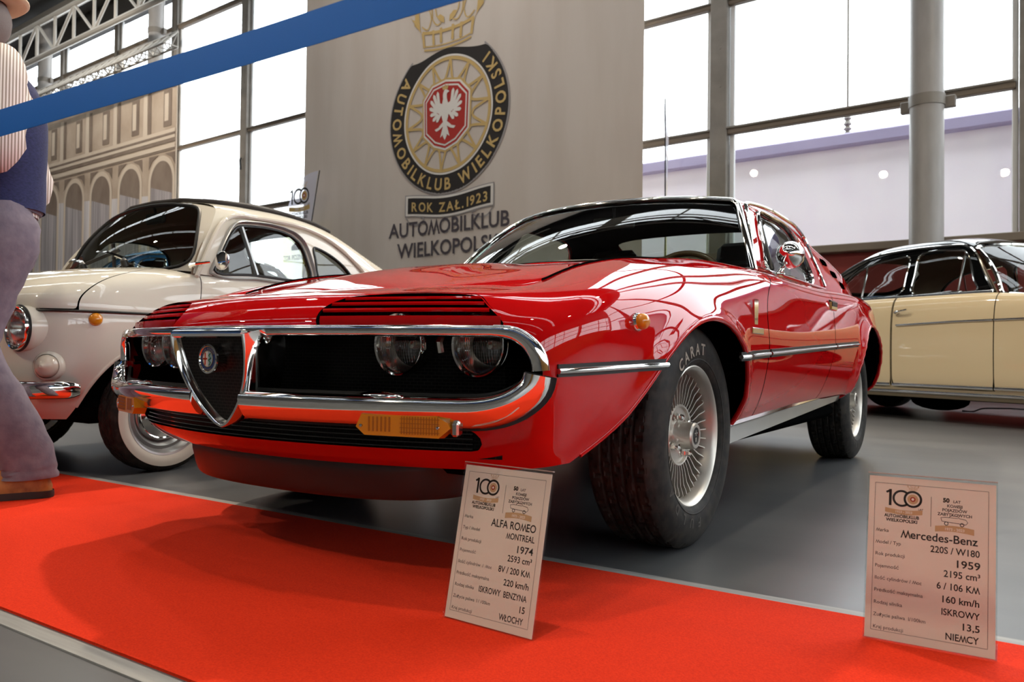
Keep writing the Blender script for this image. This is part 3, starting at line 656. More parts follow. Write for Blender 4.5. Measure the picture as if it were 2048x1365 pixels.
# shield
sz=[(.560,.124),(.535,.123),(.50,.117),(.46,.103),(.42,.079),(.385,.047),(.362,.017),(.356,0)]
ysh=lambda z:-.978+(.56-z)*.22
R_=curve([(w,ysh(z),z) for z,w in sz],4); Lh=mirx(R_[::-1]); outl=np.concatenate([R_[:-1],Lh])
nf=np.array([0,-1,-.22]); nf=nf/np.linalg.norm(nf)
m=MB(); m.sweep(outl,[(.0,-.105),(.0,.004),(-.003,.008),(-.008,.008),(-.011,.004),(-.009,-.105)],up=nf); m.sweep([(x,ysh(.56)+.001,.560) for x in (-.126,0,.126)],ell(.010,.009),up=(0,0,1)); m.build('shield_frame',MT['chrome'],C0)
m=MB(); m.add([(x,y+.014,z) for x,y,z in outl],[tuple(range(len(outl)))]); sh=m.build('shield_mesh',M_mesh,C0,smooth=False)
ey=-.976; ez=.503
m=MB(); m.lathe([(.030,-.075),(.031,-.004),(.034,0),(.0335,.004),(.029,.005),(.0275,.002)],40,c=(0.004,ey,ez),axis=(0,-1,0)); em=m.build('emblem',MT['chrome'],C0)
M_eb=pm('emblem blue enamel',s2l(52,66,110),.2,0,.5); M_ew=pm('emblem white enamel',s2l(214,208,196),.25,0,.5); M_er=pm('emblem red enamel',s2l(190,60,40),.25,0,.5); M_el=pm('emblem pale blue enamel',s2l(150,170,180),.25,0,.5); M_gold=pm('gold',s2l(196,160,80),.3,.8); M_eg=pm('emblem green enamel',s2l(40,110,70),.3)
m=MB(); Te=Matrix.Translation((.004,ey-.0025,ez))@Matrix.Rotation(PI/2,4,'X')
def disc(r0,r1,a0,a1,h,k=24):
    G=[[Te@Vector((r*math.cos(a0+(a1-a0)*i/k),r*math.sin(a0+(a1-a0)*i/k),h)) for r in (r0,r1)] for i in range(k+1)]; m.grid(np.array(G))
m.m=0; disc(.0185,.028,0,2*PI,.0,40); m.m=1; disc(0,.0178,PI/2,PI*1.5,.0006); m.m=3; disc(0,.0178,-PI/2,PI/2,.0006); m.m=4; disc(.0176,.0190,0,2*PI,.0012,40); disc(.0272,.0285,0,2*PI,.0012,40)
m.m=2
for p in ([(-.0110,-.013),(-.0075,-.014),(-.0075,.014),(-.0110,.013)],[(-.0165,-.0018),(-.002,-.0018),(-.002,.0018),(-.0165,.0018)]): m.prism(p,.0006,Te@Matrix.Translation((0,0,.0007)))
m.m=5; sp=curve([(.006,-.014,.0016),(.010,-.008,.0016),(.004,-.003,.0016),(.011,.002,.0016),(.005,.007,.0016),(.010,.012,.0016)],4); m.tube([Te@Vector(p) for p in sp],.0013,6)
m.m=4; V,F=text_mesh('ALFA ROMEO',.0062,'LEFT',.01)
def ring_txt(body,r,amid,size,T,out=True):
    wt=[text_w(c,size,.01) if c!=' ' else size*.35 for c in body]; tot=sum(wt)+size*.12*(len(wt)-1); s_=-tot/2
    for ch,w_ in zip(body,wt):
        if ch!=' ':
            V,F=text_mesh(ch,size,'LEFT',.01); W=[]
            for v in V:
                if out: a=amid-(s_+v[0])/r; q=r+v[1]
                else: a=amid+(s_+v[0])/r; q=r-v[1]
                W.append(T@Vector((q*math.cos(a),q*math.sin(a),.0009)))
            m.add(W,F)
        s_+=w_+size*.12
ring_txt('ALFA ROMEO',.0205,PI/2,.0062,Te); ring_txt('MILANO',.0262,-PI/2,.0062,Te,False)
m.build('emblem_face',[M_eb,M_ew,M_er,M_el,M_gold,M_eg],em,smooth=False)
# headlamps behind the slatted lids
def headlamp(x,y,z,r,parent,name='headlamp',dom=.02,ring=True,tilt=(0,-1,0)):
    m=MB(); m.lathe([(r*.30,.075),(r*.6,.06),(r*.85,.03),(r*.95,0),(r,-.006)][::-1],40,c=(x,y,z),axis=(0,1,0)); b=m.build(name,pm('lamp reflector',(.66,.65,.62),.14,1.0) if 'lamp reflector' not in bpy.data.materials else bpy.data.materials['lamp reflector'],parent)
    m=MB(); m.lathe([(r*.94,.0),(r*1.0,.0),(r*1.05,-.004),(r*1.07,-.016),(r*1.03,-.024),(r*.97,-.022),(r*.94,-.012)],48,c=(x,y,z),axis=(0,1,0)); m.build('lamp_rim',MT['chrome'],b)
    m=MB(); m.lathe([(r*.95,-.010),(r*.8,-.010-dom*.4),(r*.5,-.010-dom*.8),(r*.2,-.010-dom*.97),(0,-.010-dom)],40,c=(x,y,z),axis=(0,1,0)); m.build('lamp_lens',M_lens,b)
    m=MB(); m.lathe([(.012,.07),(.012,.03),(.008,.022),(0,.02)],16,c=(x,y,z),axis=(0,1,0)); m.build('lamp_bulb',MT['dchrome'],b)
    return b
M_lens=glass('fluted lamp lens',(.90,.90,.88),1.5,1.5,.03)
_nt=M_lens.node_tree; _tc=_nt.nodes.new('ShaderNodeTexCoord'); _wv=_nt.nodes.new('ShaderNodeTexWave'); _wv.inputs['Scale'].default_value=55; _wv.inputs['Distortion'].default_value=0; _bp=_nt.nodes.new('ShaderNodeBump'); _bp.inputs['Strength'].default_value=.6; _bp.inputs['Distance'].default_value=.002
_nt.links.new(_tc.outputs['Object'],_wv.inputs['Vector']); _nt.links.new(_wv.outputs[0],_bp.inputs['Height'])
_nt.links.new(_bp.outputs[0],_nt.nodes['facing'].inputs[1])
for nd in _nt.nodes:
    if nd.type=='BSDF_GLOSSY': _nt.links.new(_bp.outputs[0],nd.inputs['Normal'])
for s in (1,-1):
    headlamp(s*.400,-.765,.540,.066,C0); headlamp(s*.578,-.715,.540,.066,C0)
    m=MB(); m.tube([(s*.485,-.70,.565),(s*.485,-.74,.56),(s*.487,-.752,.545),(s*.486,-.745,.525)],.009,8); m.build('lamp_adjuster',MT['dchrome'],C0)
# louvred lids
for s in (1,-1):
    m=MB()
    for z,h,dp in ((.5885,.0112,.045),(.6130,.0042,.032),(.6278,.0037,.030),(.6405,.0032,.028)):
        zz=z; xl=.262 if z<.60 else .252+.18*max(0,z-.615); xr=.662-(z-.58)*1.35
        xs=np.linspace(xl,xr,22); P=[(x,fy(x,zz)+.004,zz) for x in xs]; P=np.array(P); P[:,0]*=s
        m.sweep(P,[(s*0,h),(s*.002,0),(s*0,-h),(s*-.010,-h*.8),(s*-dp,-h*.8),(s*-dp,h*.2)],up=(0,0,1))
    m.build('headlamp_lid',MT['red'],C0,sharp=25)
    m=MB(); P=[(s*x,fy(x,z)+.004,z) for x,z in LV]; m.tube(P,.0028,6,closed=True,up=(0,-.7,.7)); m.build('lid_border',MT['dark'],C0)
# amber lamps
for s in (1,-1):
    xs=np.linspace(.385,.590,9); cx=.49; y0=float(yn(.49)); 
    ang=math.atan(.68*.49); Tm=Matrix.Translation((s*.487,y0-.004,.3755))@Matrix.Rotation(s*ang,4,'Z')
    m=MB(); m.T=Tm; poly=[(-.108,-.006),(-.096,.022),(.070,.022),(.098,.008),(.103,-.004),(.078,-.026),(-.088,-.024)]
    poly=[(s*a,b) for a,b in poly]; V=[(a,0,b) for a,b in poly]+[(a*.97,-.03,b*.92) for a,b in poly]; n=len(poly)
    m.add(V,[tuple(range(n,2*n))]+[(i,(i+1)%n,n+(i+1)%n,n+i) for i in range(n)]); ts=m.build('turn_signal',MT['amber'],C0,smooth=False)
    m=MB(); m.T=Tm
    for i in range(14): m.box((s*(.0+.006*i-.004),-.0305,0),(.0012,.002,.036))
    for i in range(6): m.box((s*(-.075+.009*i),-.0305,.001),(.0035,.002,.030))
    for i in range(4): m.box((s*.035,-.0305,-.014+.009*i),(.085,.002,.001))
    m.build('lens_ribs',pm('amber lens ribs',(.34,.10,.004),.2,0,.4) if 'amber lens ribs' not in bpy.data.materials else bpy.data.materials['amber lens ribs'],ts,smooth=False)
    m=MB(); m.T=Tm; m.box((s*.108,-.012,-.006),(.016,.03,.028),bev=.004); m.build('lamp_end_piece',MT['dchrome'],ts,smooth=False)
    for q in (-.093,.074): m=MB(); m.T=Tm; m.lathe([(.004,0),(.003,.002),(0,.0025)],10,c=(s*q,-.031,-.003),axis=(0,-1,0)); m.build('lens_screw',MT['chrome'],ts)
    yr=-.445; zr=.597; xr=sx(yr,zr); m=MB(); m.lathe([(.0215,-.006),(.0215,.005),(.0185,.010)],24,c=(s*xr,yr,zr),axis=(s,-.18,.1)); sr=m.build('side_repeater',MT['chrome'],C0)
    m=MB(); m.lathe([(.0185,.006),(.0185,.016),(.0165,.023),(.011,.028),(0,.030)],24,c=(s*xr,yr,zr),axis=(s,-.18,.1)); m.build('amber_lens',MT['amber'],sr)
    # waist strip, sill, badges, handle, mirror
    zs=lambda y:.487+.0365*(y+.73)
    for nm,y0,y1 in (('waist_strip',-.70,-.338),('waist_strip',.185,.505),('waist_strip',.525,1.515),('waist_strip',1.535,1.985),('waist_strip',2.735,3.05)):
        P=[(s*(sx(y,zs(y))+.004),y,zs(y)) for y in np.linspace(y0,y1,16)]
        m=MB(); m.m=0; m.sweep(P,ell(.0075,.0065,10),up=(0,0,1)); m.m=1; m.sweep([(p[0]-s*.003,p[1],p[2]+.0095) for p in P],rect(.004,.0045),up=(0,0,1)); m.sweep([(p[0]-s*.003,p[1],p[2]-.009) for p in P],rect(.004,.003),up=(0,0,1)); m.build(nm,[MT['chrome'],MT['black']],C0)
    P0=[(s*(.752+.006*math.sin(y)),y,.282+.038*(y-.3)) for y in np.linspace(.31,1.95,14)]
    m=MB(); m.sweep(P0,[(s*a,b) for a,b in [(-.012,.034),(.014,.030),(.018,.022),(.012,.014),(-.004,-.030),(-.016,-.034)]],up=(0,0,1),scale=np.linspace(1.25,.85,14)); m.build('sill_trim',MT['chrome'],C0)
    m=MB(); m.box((s*.66,1.1,.27),(.15,1.7,.06),bev=.02); m.build('sill_underside',MT['dark'],C0)
    yb=.375; m=MB(); xb=sx(yb,.66); m.prism([(-.016,0),(.016,0),(.022,.078),(-.022,.078)],.006,Matrix.Translation((s*(xb+.001),yb,.622))@Matrix(((0,0,s,0),(1,0,0,0),(0,1,0,0),(0,0,0,1)))); m.box((s*(xb+.010),yb+.002,.602),(.007,.115,.019),bev=.002); m.build('fender_badge',MT['chrome'],C0,smooth=False)
    xh=sx(1.60,.735); m=MB(); m.box((s*(xh-.004),1.60,.748),(.022,.125,.048),bev=.008); m.m=1; m.box((s*(xh+.0075),1.595,.755),(.004,.10,.020),bev=.001); m.build('door_handle',[MT['chrome'],MT['black']],C0,smooth=False)
    xv=sx(2.30,.79); m=MB(); m.box((s*(.782),2.20,.783),(.02,.13,.046),bev=.006); m.build('vent_slot',MT['black'],C0,smooth=False)
    m=MB(); m.lathe([(.022,0),(.020,.006),(.011,.012)],20,c=(s*.716,1.06,.842),axis=(0,0,1)); m.tube(curve([(s*.716,1.06,.848),(s*.722,1.07,.865),(s*.738,1.09,.885)],4),[.011]*5+[.008]*4,10); mi=m.build('door_mirror',MT['chrome'],C0)
    m=MB(); m.lathe([(0,-.055),(.018,-.050),(.034,-.038),(.046,-.018),(.0525,.006),(.0535,.028),(.051,.034),(.048,.032),(0,.030)],36,c=(s*.748,1.085,.922),axis=(s*-.10,1,-.02)); m.build('mirror_shell',MT['chrome'],mi)
# wipers
for x0,y0,x1,y1 in ((-.10,.40,.40,.52),(-.50,.52,.02,.50)):
    zc=.842
    m=MB(); m.lathe([(.014,0),(.013,.018),(.008,.024),(0,.025)],12,c=(x0,y0,zc-.012),axis=(0,-.3,1)); m.tube(curve([(x0,y0,zc+.012),(x0+(x1-x0)*.3,y0+(y1-y0)*.3,zc+.020),(x0+(x1-x0)*.62,y0+(y1-y0)*.62+.03,zc+.018)],5),.005,6); wp=m.build('wiper',MT['chrome'],C0)
    m=MB(); m.sweep([(x0+(x1-x0)*t,y0+(y1-y0)*t+.035,zc+.012+.012*math.sin(PI*t)) for t in np.linspace(.12,1.1,8)],rect(.003,.007),up=(0,-.5,.8)); m.build('wiper_blade',MT['black'],wp)
# chin spoiler
L=curve([(-.46,-.50,0),(-.45,-.60,0),(-.43,-.668,0),(-.38,-.725,0),(-.30,-.765,0),(-.18,-.792,0),(0,-.802,0),(.18,-.792,0),(.30,-.765,0),(.38,-.725,0),(.43,-.668,0),(.45,-.60,0),(.46,-.50,0)],5)
m=MB(); m.sweep(L,curve([(-.03,.292),(.012,.288),(.020,.272),(.014,.235),(.004,.200),(-.006,.188),(-.016,.190),(-.016,.25)],2),up=(0,0,1)); m.build('chin_spoiler',MT['spoiler'],C0)
# underbody and wheel wells
m=MB(); m.box((0,1.25,.30),(1.06,3.9,.10),bev=.03)
for y in (0,2.36):
    m.box((0,y,.46),(.9,.86,.44),bev=.03)
m.box((0,-.50,.33),(1.2,.36,.14),bev=.04); m.box((0,1.2,.40),(1.44,1.5,.12)); m.build('underbody',MT['dark'],C0,smooth=False)
for s in (1,-1):
    for y in (0,2.36):
        m=MB(); G=np.array([[(s*xx,y+.395*math.cos(a),.30+.372*math.sin(a)) for xx in (.44,.738)] for a in np.linspace(.10,PI-.10,24)]); m.grid(G); m.box((s*.575,y+.395,.44),(.29,.02,.38)); m.box((s*.615,y+.392,.56),(.37,.02,.18)); m.box((s*.575,y-.395,.51),(.29,.02,.14)); m.build('wheel_arch_liner',MT['dark'],C0)
m=MB(); m.tube(curve([(.30,1.4,.22),(.32,1.9,.20),(.36,2.5,.22),(.36,3.2,.26)],4),.026,10); m.build('exhaust_pipe',MT['dchrome'],C0)
m=MB(); m.ball((0,3.12,.60),.5,16,(1.1,.16,.4)); m.build('tail_panel',MT['dark'],C0)
# wheels
fin_wheel(C0,(.690,0,.3035),False,steer=.0,roll=.05); fin_wheel(C0,(.672,2.35,.3035),False,roll=.2)
fin_wheel(C0,(-.690,0,.3035),True,letters=False); fin_wheel(C0,(-.672,2.35,.3035),True,letters=False)
# cabin
m=MB(); m.box((0,1.55,.42),(1.3,1.9,.06)); m.box((0,.78,.79),(1.22,.26,.10),bev=.04); m.box((0,1.2,.52),(.22,1.0,.2),bev=.03); m.build('cabin_trim',MT['trim'],C0,smooth=False)
for s in (1,-1):
    m=MB(); m.box((s*.35,1.35,.52),(.48,.5,.16),bev=.05); m.build('seat_cushion',MT['trim'],C0)
    m=MB(); m.box((s*.35,1.68,.74),(.46,.14,.52),rot=Matrix.Rotation(-.3,3,'X'),bev=.05); m.box((s*.35,1.77,1.0),(.26,.09,.16),rot=Matrix.Rotation(-.3,3,'X'),bev=.03); m.build('seat_back',MT['trim'],C0)
Tw=Matrix.Translation((.335,.985,.775))@Matrix.Rotation(R(68),4,'X')
m=MB(); m.m=0; m.tube([Tw@Vector((.185*math.cos(a),.185*math.sin(a),0)) for a in np.linspace(0,2*PI,49)[:-1]],.013,10,closed=True,up=tuple((Tw.to_3x3()@Vector((0,0,1)))))
m.m=1
for a in (-.3,PI+.3,-PI/2): m.sweep([Tw@Vector((.03*math.cos(a),.03*math.sin(a),0)),Tw@Vector((.178*math.cos(a),.178*math.sin(a),0))],rect(.010,.003),up=tuple(Tw.to_3x3()@Vector((0,0,1))))
m.m=2; m.tube([Tw@Vector((0,0,.012)),Tw@Vector((0,0,-.35))],.035,12); m.build('steering_wheel',[MT['wood'],MT['dchrome'],MT['black']],C0)
m=MB(); m.box((0,1.06,1.10),(.20,.012,.055),bev=.005); m.tube([(0,1.06,1.12),(0,1.06,1.165)],.008,6); m.build('interior_mirror',MT['black'],C0,smooth=False)
# ------------------------------------------------------------------ generic helpers for the two saloons and the small white car
def body_net(out,top,lo,up):
    o=np.array([(x,y) for x,y in out],float); full=np.concatenate([o[1:2]*[-1,1],o,o[-2:-1]*[-1,1]]); t=full[2:]-full[:-2]; nrm=np.stack([-t[:,1],t[:,0]],1); nrm/=np.linalg.norm(nrm,axis=1)[:,None]
    net=[]
    for (x,y),n_,tp in zip(o,nrm,top):
        c=[(x+n_[0]*d,y+n_[1]*d,z) for z,d in lo]; a=np.array(c[-1]); b=np.array(tp,float)
        for f,zf in up: p=a+(b-a)*f; p[2]=a[2]+(b[2]-a[2])*zf; c.append(tuple(p))
        c.append(tuple(b)); net.append(c)
    net=np.array(net); net[0,:,0]=0; net[-1,:,0]=0
    return np.concatenate([mirx(net[:0:-1]),net])
def mirror_cols(G): G=np.array(G); return np.concatenate([G,mirx(G[:,-2::-1])],axis=1)
def outward(P,mid):
    n=normals(P); i,j=P.shape[0]//2,P.shape[1]//2; return n if n[i,j]@np.array(mid)>0 else -n
def shift(o,dx,dy): return o
def simple_wheel(parent,c,R_,w,rb,flip,mats,white=0,name='wheel',cap=.5,k=140):
    m=MB(); hw=w/2
    m.lathe([(rb*.80,-hw*.7),(rb,-hw*.75),(rb+.004,-hw*.9)],64); m.m=0
    m.lathe([(0,hw*.30),(rb*.30,hw*.32),(rb*.60,hw*.34),(rb*.68,hw*.20),(rb*.74,hw*.30),(rb*.80,hw*.5),(rb*.88,hw*.42),(rb*.93,hw*.62),(rb*.97,hw*.86),(rb+.004,hw*.92),(rb+.006,hw*.80)],72)
    o=m.build(name,mats[0],parent,sharp=30,local=True); o.location=Vector(c); o.rotation_euler=(0,0,PI if flip else 0)
    G,P=tyre_mesh(R_,w,rb,k=k); MB().grid(G,cu=True).build('tyre',MT['rubber'],o,sharp=30,local=True)
    if white:
        m=MB(); m.lathe([(rb+.004,hw*.90),(rb+(white-rb)*.35,hw*1.0),(rb+(white-rb)*.7,hw*1.025),(white,hw*1.005),(white,hw*.97)],96); m.build('whitewall',pm('whitewall rubber',s2l(206,198,186),.5),o,local=True)
    m=MB(); q=rb*cap; m.lathe([(q*1.08,hw*.30),(q*1.06,hw*.42),(q*.99,hw*.45),(q*.94,hw*.40),(q*.80,hw*.50),(q*.5,hw*.66),(q*.24,hw*.72),(q*.22,hw*.84),(q*.17,hw*.86),(q*.12,hw*.78),(0,hw*.78)],64); m.build('hub_cap',mats[1],o,local=True)
    return o
M_cream=pm('off white paint',s2l(208,203,190),.35,0,1.0,.0,coat_r=.02)
M_silver=pm('silver wheel paint',s2l(170,172,172),.28,.6)
# ------------------------------------------------------------------ small white two-door car
fx,fyy=-2.20,-.08
FI=thing('small_car',(fx,fyy+.9,0),'small rounded off-white car with whitewall tyres behind the man in the hat','car')
out=[(0,-.52),(.22,-.510),(.40,-.472),(.525,-.405),(.600,-.295),(.632,-.13),(.643,.08),(.655,.35),(.66,.7),(.66,1.05),(.65,1.4),(.62,1.75),(.55,2.05),(.42,2.27),(.22,2.37),(0,2.40)]
top=[(0,.10,.907),(.20,.10,.905),(.34,.105,.899),(.44,.12,.89),(.51,.135,.878),(.56,.165,.866),(.595,.22,.86),(.612,.38,.858),(.615,.7,.858),(.615,1.05,.858),(.60,1.38,.855),(.575,1.72,.84),(.50,1.98,.81),(.37,2.13,.79),(.2,2.2,.785),(0,2.22,.785)]
NETF=body_net(out,top,[(.235,.10),(.29,.05),(.38,.018),(.48,.003),(.57,0),(.64,.002),(.668,.006),(.676,.003),(.73,.010)],[(.16,.40),(.46,.74)])
SF=refine(refine(NETF,7,0),6,1); NF=SF.shape[0]//2
fp=SF[NF:].reshape(-1,3)
aF=[(.0+.315*math.cos(t),.225+.325*math.sin(t)) for t in np.linspace(PI+.35,-.35,50)]; aR=[(1.84+.305*math.cos(t),.225+.30*math.sin(t)) for t in np.linspace(PI+.35,-.35,50)]
def fcut(v):
    s=np.abs(v[:,0])>.42; d=np.where(s&(v[:,2]<.6)&(v[:,1]>-.38),-np.maximum(sdf(v[:,1:3],aF),sdf(v[:,1:3],aR)),9.); return np.where(v[:,1]<-.2,np.minimum(d,np.hypot(np.abs(v[:,0])-.425,v[:,2]-.6)-.079),d)
LID=curve([(-.43,.085),(.43,.085),(.50,-.02),(.548,-.17),(.585,-.38),(.59,-.7),(-.59,-.7),(-.585,-.38),(-.548,-.17),(-.50,-.02)],5,True)
def lidf(v): return np.minimum(sdf(v[:,:2],LID),v[:,2]-.678)
FT=Matrix.Translation((fx,fyy,0))
def FB():
    m=MB(); m.T=FT; return m
V,F=gridmesh(SF); V,F=clip(V,F,fcut)
dF=tab([.2,.5,.7,.86],[.155,.16,.175,.20]); dR=tab([.2,.86],[.93,.905])
def doorf(v): return np.where(np.abs(v[:,0])>.45,np.minimum(np.minimum(v[:,1]-dF(v[:,2]),dR(v[:,2])-v[:,1]),v[:,2]-.27),-1.)
Vb,Fb=clip(V,F,lambda v:-lidf(v)-.002); Vb,Fb=clip(Vb,Fb,lambda v:-doorf(v)-.002); m=FB().add(Vb,Fb)
for s in (1,-1):
    for a in (aF,aR): m.tube([(s*(lookup(fp[(fp[:,1]>-.45)&(fp[:,1]<2.2)],1,2,y,z)-.004),y,z) for y,z in a if z>.27],.009,8,up=(1,0,0))
m.build('body_shell',M_cream,FI,sharp=50)
Vb,Fb=clip(V,F,lambda v:lidf(v)-.002); FB().add(Vb,Fb).build('front_lid',M_cream,FI,sharp=50)
for s in (1,-1):
    Vb,Fb=clip(V,F,lambda v:np.minimum(doorf(v)-.002,s*v[:,0])); FB().add(Vb,Fb).build('door',M_cream,FI,sharp=50)
n_=outward(SF,(0,-1,0)); m=FB(); Vi,Fi=gridmesh(SF-.012*n_); Vi,Fi=clip(Vi,Fi,lambda v:fcut(v)-.004); m.add(Vi,Fi).build('inner_shell',MT['dark'],FI)
o_=refine(np.concatenate([mirx(np.array([(x,y,.6745) for x,y in out])[:0:-1]),np.array([(x,y,.6745) for x,y in out])]),5,0); o_=o_[20:-20]
m=FB(); m.tube(o_+np.array([0,0,-.003]),.0055,6,up=(0,0,1)); m.build('crease_shadow_line',MT['black'],FI)  # black line standing in for the shadow under the overhanging crease
# windscreen surface with rounded opening
def Wf(s,t):
    b=np.array([.585*s,.115+.105*s*s,.905-.030*s*s]); a=np.array([.475*s,.335+.03*s*s,1.255-.055*abs(s)**2.4]); return b+(a-b)*t+np.array([0,-.03,.012])*math.sin(PI*t)
Pw=np.array([[Wf(s,t) for s in np.linspace(-1,1,61)] for t in np.linspace(0,1,31)]); ST=np.array([[(s,t) for s in np.linspace(-1,1,61)] for t in np.linspace(0,1,31)]).reshape(-1,2)
RW=curve([(-.80,.055),(.80,.055),(.905,.16),(.90,.72),(.80,.93),(.55,.965),(-.55,.965),(-.80,.93),(-.90,.72),(-.905,.16)],6,True)
def clip_st(P,ST,f):
    P=P.reshape(-1,3); n=61; Fq=MB().grid(np.zeros((31,61,3))).F; U=np.c_[ST,np.arange(len(ST))]
    uv3=np.c_[ST[:,0],ST[:,1],np.zeros(len(ST))]; v,f_=clip(uv3,Fq,lambda q:f(q[:,:2])); return np.array([Wf(q[0],q[1]) for q in v]),f_
v,f=clip_st(Pw,ST,lambda q:sdf(q,RW)+.004); FB().add(v-np.array([0,-.004,0]),f).build('windscreen',MT['glass'],FI)
v,f=clip_st(Pw,ST,lambda q:-sdf(q,RW)); m=FB().add(v,f); m.build('windscreen_surround',M_cream,FI)
m=FB(); m.tube([Wf(a,b) for a,b in RW],.0085,8,closed=True,up=(0,-.9,.4)); m.build('windscreen_rubber',MT['black'],FI)
G=[[(.60,.165,.865),(.578,.215,.98),(.525,.315,1.125),(.475,.365,1.20),(.28,.345,1.243),(0,.335,1.255)],
 [(.612,.42,.858),(.590,.46,1.00),(.545,.52,1.145),(.495,.54,1.205),(.29,.53,1.272),(0,.52,1.29)],
 [(.615,.80,.858),(.592,.82,1.00),(.550,.85,1.14),(.50,.85,1.198),(.30,.85,1.278),(0,.85,1.30)],
 [(.615,1.08,.858),(.595,1.09,.985),(.556,1.10,1.085),(.505,1.11,1.15),(.31,1.12,1.232),(0,1.12,1.256)],
 [(.600,1.36,.855),(.590,1.365,.935),(.560,1.37,.995),(.505,1.39,1.05),(.31,1.42,1.12),(0,1.43,1.14)],
 [(.575,1.70,.84),(.565,1.70,.875),(.535,1.71,.91),(.48,1.72,.94),(.30,1.75,.985),(0,1.76,.998)],
 [(.50,1.97,.81),(.48,1.98,.825),(.44,1.99,.845),(.38,2.0,.855),(.24,2.04,.865),(0,2.06,.868)],
 [(.20,2.19,.787),(.19,2.192,.788),(.17,2.194,.789),(.15,2.196,.79),(.10,2.20,.79),(0,2.21,.79)]]
GF=refine(refine(mirror_cols(G),8,0),6,1)
DW=curve([(.275,.89),(.30,.935),(.385,1.065),(.435,1.112),(.50,1.125),(.74,1.113),(.80,1.075),(.835,.98),(.845,.90),(.80,.885),(.50,.884)],6,True)
QW=curve([(.905,.90),(.892,1.0),(.895,1.065),(.93,1.062),(1.03,1.025),(1.11,.97),(1.15,.915),(1.12,.898),(1.0,.893)],6,True)
BW=curve([(-.38,1.20),(.38,1.20),(.455,1.27),(.46,1.58),(.40,1.66),(-.40,1.66),(-.46,1.58),(-.455,1.27)],6,True)
def gcut(v):
    s=np.abs(v[:,0])>.5; d=np.where(s,-np.maximum(sdf(v[:,1:3],DW),sdf(v[:,1:3],QW)),9.); return np.where((np.abs(v[:,0])<.495)&(v[:,1]>1.15),np.minimum(d,-sdf(v[:,:2],BW)),d)
V,F=gridmesh(GF); v,f=clip(V,F,gcut); m=FB().add(v,f); e0=GF[0,:]; e0=e0[:e0.shape[0]//2+1]; tz=np.linspace(0,1,25)
for s in (1,-1):
    a=[]; b=[]
    for t in tz:
        q=np.array(Wf(1,t)); z=np.clip(q[2],e0[0,2],e0[-1,2]); b.append((s*np.interp(z,e0[:,2],e0[:,0]),np.interp(z,e0[:,2],e0[:,1]),z)); a.append((s*q[0],q[1],q[2]))
    m.grid(np.array([a,b]))
m.grid(np.array([[Wf(x_,1.0) for x_ in np.linspace(-1,1,31)],[tuple(np.array(Wf(x_,1.0))+np.array([0,.03,.006])) for x_ in np.linspace(-1,1,31)]])); m.build('roof_shell',M_cream,FI,sharp=50)
ng=outward(GF,(0,0,1)); Vi,Fi=gridmesh(GF-.02*ng); v,f=clip(Vi,Fi,gcut); FB().add(v,f).build('headlining',pm('brown headlining',s2l(150,132,112),.8),FI)
for s in (1,-1):
    for nm,W_ in (('door_window',DW),('quarter_window',QW)):
        v,f=clip(V,F,lambda q:np.where(s*q[:,0]>.5,sdf(q[:,1:3],W_)+.003,-1.)); FB().add(v-np.array([s*.008,0,0]),f).build(nm,MT['sglass'],FI)
        gp=GF.reshape(-1,3); gp=gp[gp[:,0]>.5]; P=[(s*(lookup(gp,1,2,y,z)+.002),y,z) for y,z in W_]
        m=FB(); m.tube(P,.0065,6,closed=True,up=(1,0,0)); m.build(nm+'_rubber',MT['black'],FI)
        if nm=='door_window':
            m=FB(); m.sweep(curve([(p[0]+s*.003,p[1]+(p[1]-.55)*.09,p[2]+(p[2]-.99)*.16) for p in P[::3]],2,True),ell(.006,.014),up=(s,0,0),closed=True); m.build('door_frame',M_silver,FI)
            m=FB(); m.sweep([(s*(lookup(gp,1,2,.505,.885)+.001),.505,.885),(s*(lookup(gp,1,2,.455,1.115)+.001),.455,1.115)],rect(.005,.011),up=(1,0,0)); m.build('quarter_light_post',M_silver,FI)
    dr=curve([(.624,.168,.85),(.614,.190,.885),(.590,.26,1.01),(.552,.36,1.135),(.535,.43,1.168),(.548,.55,1.172),(.552,.85,1.165),(.560,1.03,1.118),(.585,1.17,1.03),(.605,1.27,.94),(.615,1.33,.87)],4); dr[:,0]*=s
    m=FB(); m.tube(dr,.011,8,up=(1,0,0)); m.build('drip_rail',M_cream,FI)
v,f=clip(V,F,lambda q:np.where((q[:,1]>1.1)&(np.abs(q[:,0])<.5),sdf(q[:,:2],BW)+.004,-1.)); FB().add(v-np.array([0,0,.006]),f).build('rear_window',MT['sglass'],FI)
CL=curve([(-.36,.40),(.36,.40),(.40,.44),(.40,1.16),(.36,1.20),(-.36,1.20),(-.40,1.16),(-.40,.44)],4,True)
v,f=clip(V+.012*ng.reshape(-1,3),F,lambda q:np.where(q[:,2]>1.1,sdf(q[:,:2],CL),-1.)); m=FB().add(v,f); gt=GF.reshape(-1,3); gt=gt[gt[:,2]>1.0]
m.tube([(x,y,lookup(gt,0,1,x,y)+.010) for x,y in CL],.011,8,closed=True,up=(0,0,1)); m.build('fabric_roof',pm('dark fabric roof',s2l(44,40,38),.8),FI)
